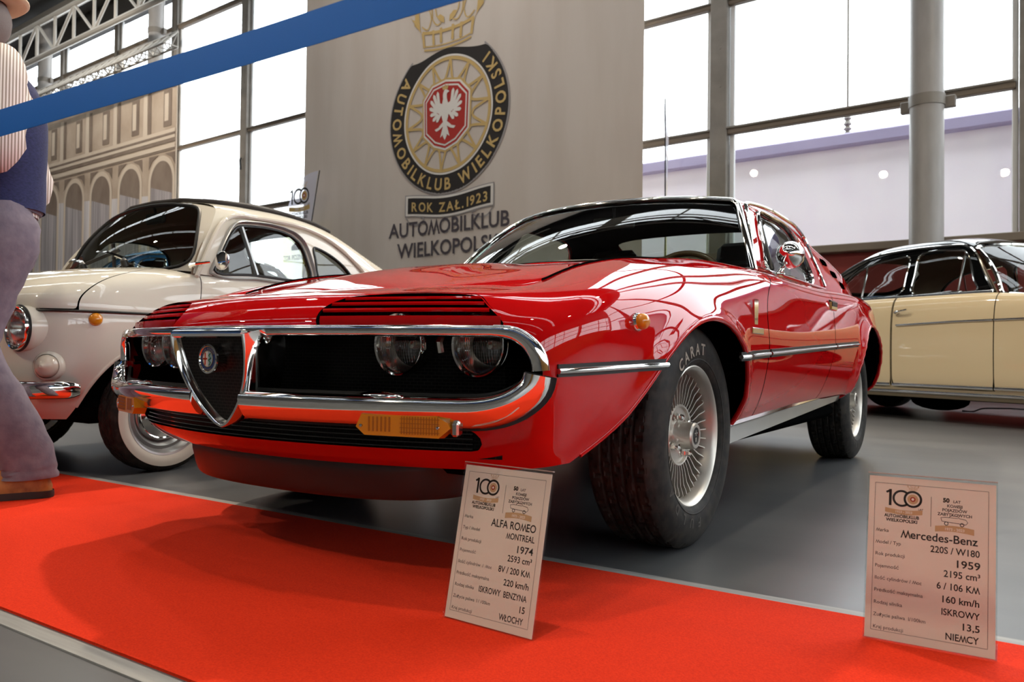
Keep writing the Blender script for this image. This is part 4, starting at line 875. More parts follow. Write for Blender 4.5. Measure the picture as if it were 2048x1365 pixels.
# lamps, bumper, mirror, wipers
for s in (1,-1):
    T_=FB(); b=headlamp(fx+s*.425,fyy-.472,.600,.082,FI,'headlamp',.03)
    m=FB(); m.lathe([(.090,.07),(.091,.02),(.089,.0),(.084,-.006)],40,c=(s*.425,-.474,.600),axis=(0,1,0)); m.build('headlamp_bowl',M_cream,FI); m=FB(); m.tube([(s*.425+.0885*math.cos(q),-.478,.600+.0885*math.sin(q)) for q in np.linspace(0,2*PI,49)[:-1]],.005,6,closed=True,up=(0,1,0)); m.build('headlamp_gasket',MT['black'],FI)
    d=Vector((s*.62,-.78,0)).normalized(); c=Vector((s*.512,-.405,.452)); m=FB(); m.lathe([(.060,-.03),(.060,.004),(.054,.014),(.048,.02)],32,c=c,axis=d); pl=m.build('sidelight',M_cream,FI)
    m=FB(); m.lathe([(.046,.016),(.044,.028),(.034,.045),(.020,.055),(.012,.060),(.006,.068),(0,.069)],28,c=c,axis=d); m.build('sidelight_lens',pm('smoky clear lens',s2l(196,184,168),.12,0,.5) if 'smoky clear lens' not in bpy.data.materials else bpy.data.materials['smoky clear lens'],pl)
    d=Vector((s*.88,-.45,.05)).normalized(); m=FB(); m.lathe([(.026,-.01),(.026,.004),(.021,.014),(.010,.020),(0,.021)],24,c=(s*.606,-.275,.640),axis=d); m.build('side_repeater',MT['amber'],FI)
    simple_wheel(FI,Vector((s*.575,.03,.245))-Vector((0,.9,0)),.245,.130,.172,s<0,(M_silver,MT['chrome']),white=.222,cap=.62); simple_wheel(FI,Vector((s*.57,1.84,.245))-Vector((0,.9,0)),.245,.130,.172,s<0,(M_silver,MT['chrome']),white=.222,cap=.62)
bp=refine(np.array([(-.60,-.33,.358),(-.56,-.425,.358),(-.45,-.515,.358),(-.25,-.565,.358),(0,-.582,.358),(.25,-.565,.358),(.45,-.515,.358),(.56,-.425,.358),(.60,-.33,.358)]),5,0)
m=FB(); m.sweep(bp,curve([(-.012,.034),(.008,.036),(.020,.022),(.022,-.004),(.014,-.028),(-.012,-.036)],3),up=(0,0,1),scale=np.minimum(1,.62+.38*np.sqrt(np.minimum(np.minimum(np.arange(len(bp)),np.arange(len(bp))[::-1])/2.,1)))); m.build('front_bumper',MT['chrome'],FI)
m=FB(); m.tube([(.585,.17,.90),(.63,.16,.905),(.675,.20,.915)],[.016,.008,.006],8); mi=m.build('door_mirror',MT['chrome'],FI)
m=FB(); m.lathe([(0,-.022),(.022,-.018),(.036,-.009),(.043,.0),(.043,.006),(.040,.008),(0,.008)],32,c=(.700,.245,.925),axis=(.1,-1,0)); m.build('mirror_shell',MT['chrome'],mi)
for x0,x1 in ((-.16,-.46),(.20,-.10)):
    m=FB(); m.lathe([(.017,-.01),(.016,.02),(.010,.026),(0,.027)],12,c=(x0,.082,.918),axis=(0,-.4,1)); wp=m.build('wiper',MT['black'],FI)
    m=FB(); a=np.array((x0,.075,.945)); b=np.array(Wf(x1/.54,.22))+np.array([0,-.03,.01]); m.sweep([a+(b-a)*t+np.array([0,-.01,.01])*math.sin(PI*t) for t in np.linspace(0,1,6)],rect(.008,.004),up=(0,-.5,.8),scale=np.linspace(1,.55,6)); m.build('wiper_arm',MT['chrome'],wp)
    m=FB(); c0=np.array(Wf((x1-.13)/.54,.10))+np.array([0,-.014,.006]); c1=np.array(Wf((x1+.16)/.54,.23))+np.array([0,-.014,.006]); m.sweep([c0+(c1-c0)*t for t in np.linspace(0,1,5)],rect(.004,.008),up=(0,-.6,.8)); m.build('wiper_blade',MT['black'],wp)
m=FB(); m.box((0,.25,.80),(1.05,.18,.12),bev=.03); m.box((0,1.0,.33),(1.1,2.0,.08)); m.box((0,.9,.55),(.9,.8,.1)); m.build('cabin_trim',MT['trim'],FI,smooth=False)
for s in (1,-1):
    m=FB(); m.box((s*.27,.80,.50),(.44,.44,.14),bev=.05); m.box((s*.27,1.02,.68),(.43,.12,.40),rot=Matrix.Rotation(-.25,3,'X'),bev=.05); m.build('front_seat',MT['trim'],FI)
Tw=FT@Matrix.Translation((.27,.40,.86))@Matrix.Rotation(R(62),4,'X'); m=MB(); m.tube([Tw@Vector((.185*math.cos(a),.185*math.sin(a),0)) for a in np.linspace(0,2*PI,41)[:-1]],.011,8,closed=True,up=tuple(Tw.to_3x3()@Vector((0,0,1)))); m.box(Tw@Vector((0,0,0)),(.34,.02,.03)); m.build('steering_wheel',MT['black'],FI)
m=FB(); m.box((0,.36,1.19),(.16,.02,.055),bev=.008); m.tube([(0,.36,1.20),(0,.35,1.25)],.007,6); m.build('interior_mirror',MT['black'],FI,smooth=False)
m=FB(); m.box((0,.95,.26),(1.0,2.4,.10),bev=.03); m.box((0,0,.36),(.86,.5,.3),bev=.05); m.box((0,1.84,.36),(.86,.55,.3),bev=.05)
for s in (1,-1): m.tube([(s*.3,-.1,.24),(s*.52,0,.22)],.03,8)
m.build('underbody',MT['dark'],FI,smooth=False)
# ------------------------------------------------------------------ rounded four-door saloon of the fifties
def saloon(name,label,loc,rot,paint,roofp,sc=1.0):
    A=thing(name,loc,label,'car',rot); T=Matrix.Translation(loc)@Matrix.Rotation(rot,4,'Z')@Matrix.Scale(sc,4)
    def B():
        m=MB(); m.T=T; return m
    out=[(0,-.86),(.35,-.85),(.62,-.80),(.78,-.68),(.845,-.45),(.865,-.1),(.868,.3),(.87,.75),(.87,1.2),(.87,1.57),(.87,2.0),(.865,2.4),(.86,2.8),(.84,3.2),(.78,3.55),(.64,3.78),(.35,3.86),(0,3.88)]
    top=[(0,.50,1.02),(.25,.50,1.02),(.45,.53,1.02),(.60,.58,1.025),(.70,.64,1.03),(.75,.70,1.04),(.765,.74,1.05),(.772,.80,1.06),(.775,1.2,1.062),(.775,1.57,1.062),(.772,2.0,1.06),(.755,2.4,1.05),(.70,2.75,1.03),(.60,2.88,1.02),(.48,2.93,1.02),(.36,2.95,1.02),(.2,2.96,1.02),(0,2.97,1.02)]
    N_=body_net(out,top,[(.20,.08),(.24,.035),(.32,.010),(.50,0),(.72,.0),(.84,.004),(.92,.012)],[(.22,.55),(.58,.88)]); S_=refine(refine(N_,5,0),5,1); sp=S_[S_.shape[0]//2:].reshape(-1,3); sp=sp[(sp[:,1]>-.3)&(sp[:,1]<3.3)&(sp[:,2]<.98)]
    ax=[(y0+.36*math.cos(t),.31+.36*math.sin(t)) for y0 in (0,) for t in np.linspace(PI+.3,-.3,40)]; ar=[(2.82+.36*math.cos(t),.31+.33*math.sin(t)) for t in np.linspace(PI+.3,-.3,40)]
    cut=lambda v:np.where((np.abs(v[:,0])>.6)&(v[:,2]<.8),-np.maximum(sdf(v[:,1:3],ax),sdf(v[:,1:3],ar)),9.)
    V,F=gridmesh(S_); V,F=clip(V,F,cut)
    D=[(.665,1.565),(1.575,2.42)]
    def df(v,k): return np.where(np.abs(v[:,0])>.5,np.minimum(np.minimum(v[:,1]-D[k][0],D[k][1]-v[:,1]),v[:,2]-.285),-1.)
    v,f=clip(V,F,lambda q:-np.maximum(df(q,0),df(q,1))-.004); B().add(v,f).build('body_shell',paint,A,sharp=50)
    for k in (0,1):
        for s in (1,-1):
            v,f=clip(V,F,lambda q:np.minimum(df(q,k)-.004,s*q[:,0])); B().add(v,f).build('front_door' if k==0 else 'rear_door',paint,A,sharp=50)
    n_=outward(S_,(0,-1,0)); v,f=gridmesh(S_-.02*n_); v,f=clip(v,f,lambda q:cut(q)-.005); B().add(v,f).build('inner_shell',MT['dark'],A)
    G=[[(.772,.70,1.05),(.735,.80,1.20),(.675,.93,1.385),(.64,.975,1.44),(.40,.93,1.475),(0,.90,1.485)],
     [(.775,1.0,1.062),(.735,1.05,1.22),(.672,1.12,1.425),(.62,1.13,1.485),(.38,1.12,1.535),(0,1.12,1.55)],
     [(.775,1.5,1.062),(.735,1.5,1.22),(.675,1.5,1.43),(.63,1.5,1.495),(.38,1.5,1.555),(0,1.5,1.575)],
     [(.775,1.95,1.06),(.735,1.95,1.21),(.675,1.93,1.395),(.63,1.93,1.465),(.38,1.93,1.54),(0,1.93,1.562)],
     [(.760,2.32,1.052),(.725,2.28,1.17),(.670,2.22,1.30),(.62,2.2,1.375),(.38,2.2,1.455),(0,2.2,1.48)],
     [(.72,2.65,1.035),(.69,2.60,1.11),(.64,2.52,1.20),(.59,2.5,1.25),(.37,2.5,1.32),(0,2.5,1.34)],
     [(.58,2.89,1.02),(.56,2.86,1.05),(.52,2.82,1.09),(.48,2.80,1.11),(.32,2.80,1.14),(0,2.80,1.15)],
     [(.36,2.95,1.02),(.35,2.94,1.021),(.33,2.93,1.023),(.3,2.93,1.025),(.2,2.94,1.026),(0,2.95,1.028)]]
    up=lambda z:z+np.clip(z-1.06,0,None)*.035
    G=np.array(G); G[...,2]=up(G[...,2]); G_=refine(refine(mirror_cols(G),7,0),6,1); gp=G_.reshape(-1,3); gp=gp[(gp[:,0]>.5)]
    W1=curve([(.86,1.085),(.90,1.16),(.985,1.36),(1.03,1.405),(1.10,1.418),(1.40,1.420),(1.435,1.395),(1.45,1.25),(1.455,1.11),(1.43,1.082),(1.10,1.079)],5,True); W2=curve([(1.545,1.11),(1.53,1.25),(1.52,1.385),(1.545,1.41),(1.62,1.405),(1.90,1.372),(2.08,1.315),(2.22,1.20),(2.26,1.11),(2.22,1.085),(1.80,1.082),(1.57,1.084)],5,True); RW_=curve([(-.42,2.26),(.42,2.26),(.50,2.32),(.48,2.58),(.40,2.66),(-.40,2.66),(-.48,2.58),(-.50,2.32)],5,True)
    W1[:,1]=up(W1[:,1]); W2[:,1]=up(W2[:,1])
    def gc(v):
        s=np.abs(v[:,0])>.55; d=np.where(s&(v[:,2]<1.445),-np.maximum(sdf(v[:,1:3],W1),sdf(v[:,1:3],W2)),9.); return np.where((np.abs(v[:,0])<.56)&(v[:,1]>2.15),np.minimum(d,-sdf(v[:,:2],RW_)),d)
    V,F=gridmesh(G_); v,f=clip(V,F,gc); B().add(v,f).build('roof_shell',roofp,A,sharp=50)
    ng=outward(G_,(0,0,1)); vi,fi=gridmesh(G_-.03*ng); vi,fi=clip(vi,fi,gc); B().add(vi,fi).build('headlining',bpy.data.materials['brown headlining'],A)
    for s in (1,-1):
        for nm,W_ in (('front_window',W1),('rear_side_window',W2)):
            v,f=clip(V,F,lambda q:np.where(s*q[:,0]>.5,sdf(q[:,1:3],W_)+.004,-1.)); B().add(v-np.array([s*.01,0,0]),f).build(nm,MT['sglass'],A)
            m=B(); m.tube([(s*(lookup(gp,1,2,y,z)+.002),y,z) for y,z in W_],.008,6,closed=True,up=(1,0,0)); m.build(nm+'_trim',MT['chrome'],A)
        for y0,y1 in ((1.02,1.02),(1.96,1.96)):
            m=B(); m.tube([(s*(lookup(gp,1,2,y0,1.085)-.002),y0,1.085),(s*(lookup(gp,1,2,y1,1.405 if y0<1.5 else 1.365)-.002),y1,1.41 if y0<1.5 else 1.368)],.009,6); m.build('quarter_light_post',MT['chrome'],A)
        m=B(); dr=curve([(.778,.72,1.06),(.742,.815,1.20),(.682,.94,1.385),(.662,1.02,1.445),(.668,1.2,1.462),(.672,1.5,1.468),(.672,1.93,1.438),(.668,2.2,1.352),(.645,2.45,1.235),(.63,2.65,1.13)],4); dr[:,0]*=s; dr[:,2]=up(dr[:,2]); m.tube(dr,.012,6,up=(1,0,0)); m.build('drip_rail',MT['chrome'],A)
        def strip(nm,pts,r,sx_=1.0):
            m=B(); m.sweep([(s*(lookup(sp,1,2,y,z)+.004),y,z) for y,z in pts],ell(r*.8,r),up=(0,0,1)); m.build(nm,MT['chrome'],A)
        m=B(); m.sweep([(s*.785,y,1.062) for y in np.linspace(.72,2.45,20)],ell(.012,.014),up=(0,0,1)); m.build('belt_trim',MT['chrome'],A)
        for y0,y1 in ((-.3,.66),(.67,1.52)): strip('side_spear',[(y,.825+.012*(1.5-y)-.02*max(0,y-1.0)) for y in np.linspace(y0,y1,12)],.009)
        for y0,y1 in ((.38,.66),(.67,1.56),(1.58,2.42)): strip('door_foot_trim',[(y,.305) for y in np.linspace(y0,y1,8)],.016)
        strip('sill_trim',[(y,.248) for y in np.linspace(.38,2.42,14)],.016)
        x_=lookup(sp,1,2,1.50,.93); m=B(); m.lathe([(.022,0),(.018,.02),(.012,.03)],14,c=(s*x_,1.52,.925),axis=(s,0,0)); m.tube(curve([(s*(x_+.022),1.53,.925),(s*(x_+.035),1.48,.932),(s*(x_+.034),1.40,.945)],4),[.010]*4+[.008]*5,8); m.build('door_handle',MT['chrome'],A)
        for y0 in (0,2.82): simple_wheel(A,Vector((s*.70,y0,.325))*sc,.325*sc,.17*sc,.18*sc,s<0,(paint,MT['chrome']),k=70)
        m=B(); m.ball((s*.66,-.74,.68),.12,20,(1,.6,1.3)); m.build('headlamp',MT['chrome'],A)
    v,f=clip(V,F,lambda q:np.where((q[:,1]>2.1)&(np.abs(q[:,0])<.56),sdf(q[:,:2],RW_)+.004,-1.)); B().add(v-np.array([0,0,.01]),f).build('rear_window',MT['sglass'],A)
    def ww(s,t):
        b=np.array([.745*s,.52+.17*s*s,1.03+.015*s*s]); a=np.array([.635*s,.905+.065*s*s,1.478-.045*abs(s)**2.5]); a[2]=up(a[2]); return b+(a-b)*t+np.array([0,-.03,.02])*math.sin(PI*t)
    pw=np.array([[ww(s,t) for s in np.linspace(-1,1,31)] for t in np.linspace(0,1,13)]); B().grid(pw).build('windscreen',MT['sglass'],A)
    m=B(); pr=[ww(s,.0) for s in np.linspace(-.97,.97,24)]+[ww(.985,t) for t in np.linspace(.04,.95,8)]+[ww(s,.99) for s in np.linspace(.95,-.95,24)]+[ww(-.985,t) for t in np.linspace(.95,.04,8)]; m.tube(pr,.016,6,closed=True,up=(0,-1,.5)); m.build('windscreen_trim',MT['chrome'],A)
    bmp=refine(np.array([(-.86,-.45,.46),(-.84,-.70,.46),(-.70,-.90,.46),(-.35,-.98,.46),(0,-1.0,.46),(.35,-.98,.46),(.70,-.90,.46),(.84,-.70,.46),(.86,-.45,.46)]),4,0)
    m=B(); m.sweep(bmp,ell(.03,.06,12),up=(0,0,1)); m.build('front_bumper',MT['chrome'],A); rb_=bmp*np.array([1,-1,1])+np.array([0,3.02,0]); m=B(); m.sweep(rb_[::-1],ell(.03,.06,12),up=(0,0,1)); m.build('rear_bumper',MT['chrome'],A)
    m=B(); m.box((0,1.4,.27),(1.5,4.0,.16),bev=.04); m.box((0,0,.45),(1.2,.7,.3)); m.box((0,2.82,.45),(1.2,.7,.3)); m.box((0,1.4,.36),(1.64,1.9,.16)); m.build('underbody',MT['dark'],A,smooth=False)
    m=B(); m.ball((-.25,1.55,.155),.2,20,(.55,1.4,.45)); m.build('exhaust_silencer',MT['dark'],A)
    for nm,y in (('front_bench',1.35),('rear_bench',2.2)):
        m=B(); m.box((0,y-.25,.62),(1.3,.5,.2),bev=.06); m.box((0,y+.02,.88),(1.3,.16,.42),rot=Matrix.Rotation(-.2,3,'X'),bev=.06); m.build(nm,pm('bench leather',s2l(70,44,36),.6) if 'bench leather' not in bpy.data.materials else bpy.data.materials['bench leather'],A)
    m=B(); m.box((0,.78,.98),(1.36,.2,.14),bev=.04); m.tube([(-.36+.19*math.cos(a),.98-.06*math.sin(a),1.0+.18*math.sin(a)) for a in np.linspace(0,2*PI,25)[:-1]],.012,6,closed=True,up=(0,1,.3)); m.build('dashboard',MT['trim'],A)
    return A
M_merc=pm('cream paint',s2l(202,188,156),.35,0,1.0,0,coat_r=.02); M_mroof=pm('black paint',s2l(10,11,13),.3,0,1.0,0,coat_r=.015)
saloon('saloon_car',(lambda:'cream four-door saloon with black roof, parked at an angle behind the red coupe')(),(2.25,5.37,0),R(60.1),M_merc,M_mroof,.985)
M_blue2=pm('sky blue paint',s2l(60,118,176),.35,0,1.0,0,coat_r=.02); M_bl2=pm('slate grey paint',s2l(96,104,120),.35,0,1.0,0,coat_r=.02)
saloon('saloon_car','blue-roofed grey saloon showing through the windows of the small off-white car',(-4.25,2.95,0),PI/2,M_bl2,M_blue2,.96)
# ------------------------------------------------------------------ hanging club banner
def bfold(a,z): return -.60+.030*math.sin(a*2.1+.25*z)*(.4+.06*(9-z))+.010*math.sin(a*4.3+1+.1*z)+.002*math.sin(a*11+.3*z)
BN=thing('club_banner',hp(-7.85,-.6,2.0),'large off-white cloth banner with round gold club crest hanging before the windows','banner',TH)
M_cloth=pm('off white banner cloth',s2l(206,194,182),.9,0,0,.1,noise=(2,s2l(200,187,174),.4,.65,(1,1,.15)),bump=(160,.1,.002))
m=HB(); A_=np.linspace(-12.05,-3.66,240); Z_=np.linspace(1.75,9.6,60); m.grid(np.array([[(a,bfold(a,z),z) for z in Z_] for a in A_]),flip=True); m.build('cloth',M_cloth,BN)
m=HB(); m.tube([(-12.2,-.60,9.62),(-3.5,-.60,9.62)],.035,8); m.build('hanging_pole',M_beam,BN)
M_blk=pm('printed black',s2l(40,34,30),.8); M_gld=pm('printed gold',s2l(196,164,104),.8); M_red=pm('printed red',s2l(170,44,34),.8); M_wht=pm('printed white',s2l(222,214,204),.85); M_txt=pm('printed dark grey',s2l(72,64,68),.8); M_gry=pm('printed grey line',s2l(150,142,138),.8)
class Print(MB):
    """flat artwork laid on a cloth: local (x,y) mapped through f, lifted by layer"""
    def __init__(s,f): super().__init__(); s.f=f; s.lift=.004
    def pts(s,P): return [s.f(p[0],p[1],s.lift) for p in P]
    def poly(s,P): return s.add(s.pts(P),[tuple(range(len(P)))])
    def quads(s,A,B,closed=False):
        n=len(A); V=s.pts(list(A)+list(B)); return s.add(V,[(i,(i+1)%n,n+(i+1)%n,n+i) for i in range(n if closed else n-1)])
    def ring(s,c,r0,r1,k=96,a0=0,a1=2*PI):
        A=[(c[0]+r0*math.cos(a0+(a1-a0)*i/k),c[1]+r0*math.sin(a0+(a1-a0)*i/k)) for i in range(k+1)]; B=[(c[0]+r1*math.cos(a0+(a1-a0)*i/k),c[1]+r1*math.sin(a0+(a1-a0)*i/k)) for i in range(k+1)]; return s.quads(A,B)
    def strip(s,P,w,closed=False):
        P=np.asarray(P,float); n=len(P); T=np.array([P[min(i+1,n-1) if not closed else (i+1)%n]-P[max(i-1,0) if not closed else (i-1)%n] for i in range(n)]); T/=np.linalg.norm(T,axis=1)[:,None]+1e-9; N=np.stack([-T[:,1],T[:,0]],1); w=np.full(n,w) if np.isscalar(w) else np.asarray(w)
        return s.quads(P-N*w[:,None]/2,P+N*w[:,None]/2,closed)
    def text(s,body,x,y,size,align='LEFT',bold=.015,spacing=1.0,width=None,skew=0):
        V,F=text_mesh(body,size,'LEFT',bold,spacing); w=V[:,0].max(); k=(width/w) if width else 1; V=V.copy(); V[:,0]*=k; w*=k; o={'LEFT':0,'CENTER':-w/2,'RIGHT':-w}[align]
        return s.add([s.f(x+o+v[0]+skew*v[1],y+v[1],s.lift) for v in V],F)
    def arctext(s,body,c,r,amid,size,fill,bold=.02,out=True):
        ws=[text_w(ch,size,bold) if ch!=' ' else size*.30 for ch in body]; gap=(fill-sum(ws))/(len(ws)-1); p=-fill/2
        for ch,w_ in zip(body,ws):
            if ch!=' ':
                V,F=text_mesh(ch,size,'LEFT',bold); W=[]
                for v in V:
                    a=amid-(p+v[0])/r if out else amid+(p+v[0])/r; q=r+v[1] if out else r-v[1]; W.append(s.f(c[0]+q*math.cos(a),c[1]+q*math.sin(a),s.lift))
                s.add(W,F)
            p+=w_+gap
def eagle(p,cx,cy,h):
    """white heraldic bird, height h"""
    S_=lambda P:[(cx+a*h,cy+b*h) for a,b in P]
    p.poly(S_([(-.05,.30),(.04,.30),(.09,.16),(.08,-.05),(.04,-.16),(-.04,-.16),(-.08,-.05),(-.09,.16)]))
    p.poly(S_(curve([(-.05,.28),(-.05,.40),(-.01,.46),(.05,.45),(.10,.41),(.05,.39),(.045,.29)],3)))
    for s in (1,-1):
        p.poly(S_([(s*.07,.20),(s*.20,.26),(s*.26,.10),(s*.08,-.02)]))
        for k,(x0,y0,x1,y1) in enumerate(((.16,.22,.20,.46),(.21,.20,.30,.42),(.25,.16,.38,.32),(.25,.10,.41,.18),(.23,.05,.39,.04),(.19,.01,.32,-.08),(.13,.0,.22,-.12))):
            d=np.array([x1-x0,y1-y0]); n_=np.array([-d[1],d[0]])/np.hypot(*d)*.032; a=np.array([x0,y0])-d*.15; b=np.array([x1,y1])
            q=[a-n_,a+n_,b-d*.2+n_*1.1,b,b-d*.2-n_*1.1]; p.poly(S_([(s*v[0],v[1]) for v in q]))
        p.poly(S_([(s*.03,-.12),(s*.14,-.20),(s*.20,-.28),(s*.12,-.26),(s*.02,-.20)])); p.poly(S_([(s*.15,-.22),(s*.26,-.25),(s*.22,-.29),(s*.14,-.27)]))
        p.poly(S_([(0,-.15),(s*.05,-.22),(s*.12,-.42),(s*.03,-.36)]))
    p.poly(S_([(-.035,-.15),(.035,-.15),(.05,-.40),(0,-.48),(-.05,-.40)]))
def crest(p,c,r,detail=True):
    """round wheel-like club crest of outer radius r (printed colours by slot: 0 black 1 gold 2 red 3 white)"""
    cx,cy=c; k=r/1.495
    if detail:
        p.m=4; p.lift=.004; p.ring(c,r*.99,r*1.012,120,R(128),R(412)); p.m=3; p.ring(c,1.10*k,1.135*k)
        p.m=0; A=[];B=[]
        for i in range(121):
            a=2*PI*i/120; q=1.49*k; x,y=q*math.cos(a),q*math.sin(a); cap=(1.20+.06*math.cos(PI*min(1,abs(x)/(.85*k))))*k
            if y>cap: y=cap
            A.append((cx+1.135*k*math.cos(a),cy+1.135*k*math.sin(a))); B.append((cx+x,cy+y))
        p.quads(A,B)
    p.m=1; p.lift=.006; p.ring(c,1.03*k,1.095*k); n=14
    for i in range(n):
        a0=2*PI*i/n+.12; a1=a0+2*PI/n; am=(a0+a1)/2; P=[]
        for t in np.linspace(-1,1,21): a=am+(a1-a0)/2*t*(.98 if abs(t)>.9 else .98); rr=.66+.40*abs(t)**2.2; P.append((cx+rr*k*math.cos(am+(a1-a0)/2*math.copysign(abs(t)**.75,t)),cy+rr*k*math.sin(am+(a1-a0)/2*math.copysign(abs(t)**.75,t))))
        p.strip(P,.05*k)
    def oct(s): return [(cx+x*s*k,cy+y*s*k) for x,y in ((-.36,.60),(0,.66),(.36,.60),(.60,.36),(.58,-.34),(.30,-.58),(0,-.68),(-.30,-.58),(-.58,-.34),(-.60,.36))]
    for m_,s,l in ((1,1.06,.007),(3,1.0,.009),(2,.94,.011),(3,.88,.013),(2,.83,.015)): p.m=m_; p.lift=l; p.poly(oct(s))
    p.m=3; p.lift=.017; eagle(p,cx,cy-.0*k,1.02*k); p.m=1; p.poly([(cx+x*k,cy+y*k) for x,y in ((-.06,.47),(-.09,.56),(-.03,.52),(0,.58),(.03,.52),(.09,.56),(.06,.47))])
def crown(p,c,w):
    cx,cy=c; S_=lambda P:[(cx+a*w,cy+b*w) for a,b in P]; p.m=1
    arc=lambda y,x0=-.5,x1=.5,s=.06:[(x,y+s*(1-4*x*x)*-1) for x in np.linspace(x0,x1,13)]
    p.strip(S_(arc(.02)),.03*w); p.strip(S_(arc(.08)),.02*w); p.strip(S_(arc(.30,-.55,.55)),.05*w)
    for x in (-.5,-.28,-.12,.12,.28,.5): p.strip(S_([(x,.06+ .0),(x*1.06,.30)]),.05*w)
    for s in (1,-1):
        p.poly(S_([(s*.50,.02),(s*.58,.34),(s*.86,.66),(s*.56,.30)])); p.poly(S_([(s*.55,.32),(s*.92,.74),(s*.80,.60),(s*.70,.55),(s*.62,.40)])); p.poly(S_([(s*.60,.36),(s*.74,.48),(s*.72,.66),(s*.64,.72)]))
        p.strip(S_(curve([(s*.92,.74),(s*.72,.70),(s*.66,.78),(s*.72,.62)],4)),.022*w)
        p.strip(S_(curve([(s*.56,.42),(s*.42,.34),(s*.34,.50),(s*.40,.70),(s*.34,.66),(s*.30,.46),(s*.20,.36),(s*.08,.42)],4)),.022*w)
        p.poly(S_([(s*.05,.36),(s*.16,.42),(s*.22,.50),(s*.14,.52),(s*.06,.46)])); p.strip(S_(curve([(s*.22,.50),(s*.24,.72),(s*.14,.66),(s*.10,.86),(s*.02,.70)],4)),.022*w)
PRN=[M_blk,M_gld,M_red,M_wht,M_gry,M_txt]
bf=lambda x,y,l:(x,bfold(x,y)-.008-l*1.6,y)
p=Print(bf); p.T=HALL; crest(p,(-7.83,5.03),1.495); p.m=1; p.lift=.008
p.arctext('AUTOMOBILKLUB WIELKOPOLSKI',(-7.83,5.03),1.425,R(272),.315,1.425*R(263),.024,out=False); p.build('printed_crest',PRN,BN,smooth=False)
p=Print(bf); p.T=HALL; p.lift=.005; crown(p,(-7.83,6.36),1.20); p.build('printed_crown',PRN,BN,smooth=False)
p=Print(bf); p.T=HALL; rib=lambda x,o:(-7.77+x,3.345+o-.05*math.cos(PI*x/1.15)+.03*x*0)
p.lift=.004; p.m=4; xs=np.linspace(-1.14,1.14,30); p.quads([rib(x,-.215) for x in xs],[rib(x,.215) for x in xs]); p.m=3; p.lift=.006; xs=np.linspace(-1.115,1.115,30); p.quads([rib(x,-.195) for x in xs],[rib(x,.195) for x in xs]); p.m=0; p.lift=.008; xs=np.linspace(-1.06,1.06,30); p.quads([rib(x,-.155) for x in xs],[rib(x,.155) for x in xs])
p.m=4; p.lift=.004
for s in (1,-1): p.strip(curve([rib(s*1.12,-.2),rib(s*.98,-.36),rib(s*.72,-.33),rib(s*.62,-.25),rib(s*.72,-.22)],4),.028)
p.m=1; p.lift=.010; x=-.97
for ch in 'ROK ZAŁ.1923':
    if ch!=' ':
        V,F=text_mesh(ch,.25,'LEFT',.022); p.add([p.f(*rib(x+v[0],-.105+v[1]),p.lift) for v in V],F)
    x+=(text_w(ch,.25,.022) if ch!=' ' else .09)+.034
p.build('printed_ribbon',PRN,BN,smooth=False)
p=Print(bf); p.T=HALL; p.m=5; p.lift=.005; p.text('AUTOMOBILKLUB',-9.31,2.795,.40,'LEFT',.018,width=3.02); p.text('WIELKOPOLSKI',-9.09,2.385,.40,'LEFT',.018,width=2.66); p.build('printed_name',PRN,BN,smooth=False)
# ------------------------------------------------------------------ centenary logo shared by flags and cards
def logo100(p,x,y,s,words=True):
    """lower left corner of the numeral at (x,y), numeral height s"""
    p.m=0; d=p.lift; p.strip([(x+.05*s,y+.80*s),(x+.28*s,y+.93*s)],.13*s); p.strip([(x+.28*s,y),(x+.28*s,y+1.0*s)],.15*s)
    c1=(x+.92*s,y+.48*s); c2=(x+1.55*s,y+.48*s); p.ring(c1,.39*s,.52*s,40,R(40),R(320)); p.ring(c2,.39*s,.52*s,48); cc=c2
    p.m=1; p.ring(cc,.0,.30*s,32); p.m=2; p.lift=d*1.5; p.ring(cc,0,.15*s,16); p.m=3; p.lift=d*2; p.ring(cc,0,.08*s,12); p.lift=d; crown(p,(cc[0],cc[1]+.54*s),.42*s)
    p.m=1; xs=np.linspace(0,2.1,16); p.quads([(x+.0*s+t*s,y-.42*s-.10*s*math.sin(PI*t/2.1)) for t in xs],[(x+t*s,y-.14*s-.10*s*math.sin(PI*t/2.1)) for t in xs])
    p.m=3; p.lift=d*1.5; p.text('1923 - 2023',x+1.05*s,y-.42*s,.20*s,'CENTER',.03); p.m=5; p.lift=d; p.text('LAT',x+1.86*s,y-.16*s,.16*s,'LEFT',.01)
    if words: p.m=0; p.text('AUTOMOBILKLUB',x+.95*s,y-.72*s,.27*s,'CENTER',.03,width=1.95*s); p.text('WIELKOPOLSKI',x+.95*s,y-.98*s,.27*s,'CENTER',.03,width=1.75*s)
# ------------------------------------------------------------------ feather flags by the window
M_flag=bpy.data.materials.new('thin flag cloth'); M_flag.use_nodes=True; _nt=M_flag.node_tree; _o=_nt.nodes['Material Output']; _pb=_nt.nodes['Principled BSDF']; _pb.inputs['Roughness'].default_value=.8
_tc=_nt.nodes.new('ShaderNodeTexCoord'); _sx=_nt.nodes.new('ShaderNodeSeparateXYZ'); _cr=_nt.nodes.new('ShaderNodeValToRGB'); _mr=_nt.nodes.new('ShaderNodeMapRange'); _mr.inputs[1].default_value=0; _mr.inputs[2].default_value=4.4
_nt.links.new(_tc.outputs['Object'],_sx.inputs[0]); _nt.links.new(_sx.outputs['Z'],_mr.inputs[0]); _nt.links.new(_mr.outputs[0],_cr.inputs[0]); _nt.links.new(_cr.outputs[0],_pb.inputs['Base Color'])
_e=_cr.color_ramp.elements; _e[0].position=.70; _e[0].color=(*s2l(216,206,96),1); _e[1].position=.735; _e[1].color=(*s2l(226,226,240),1)
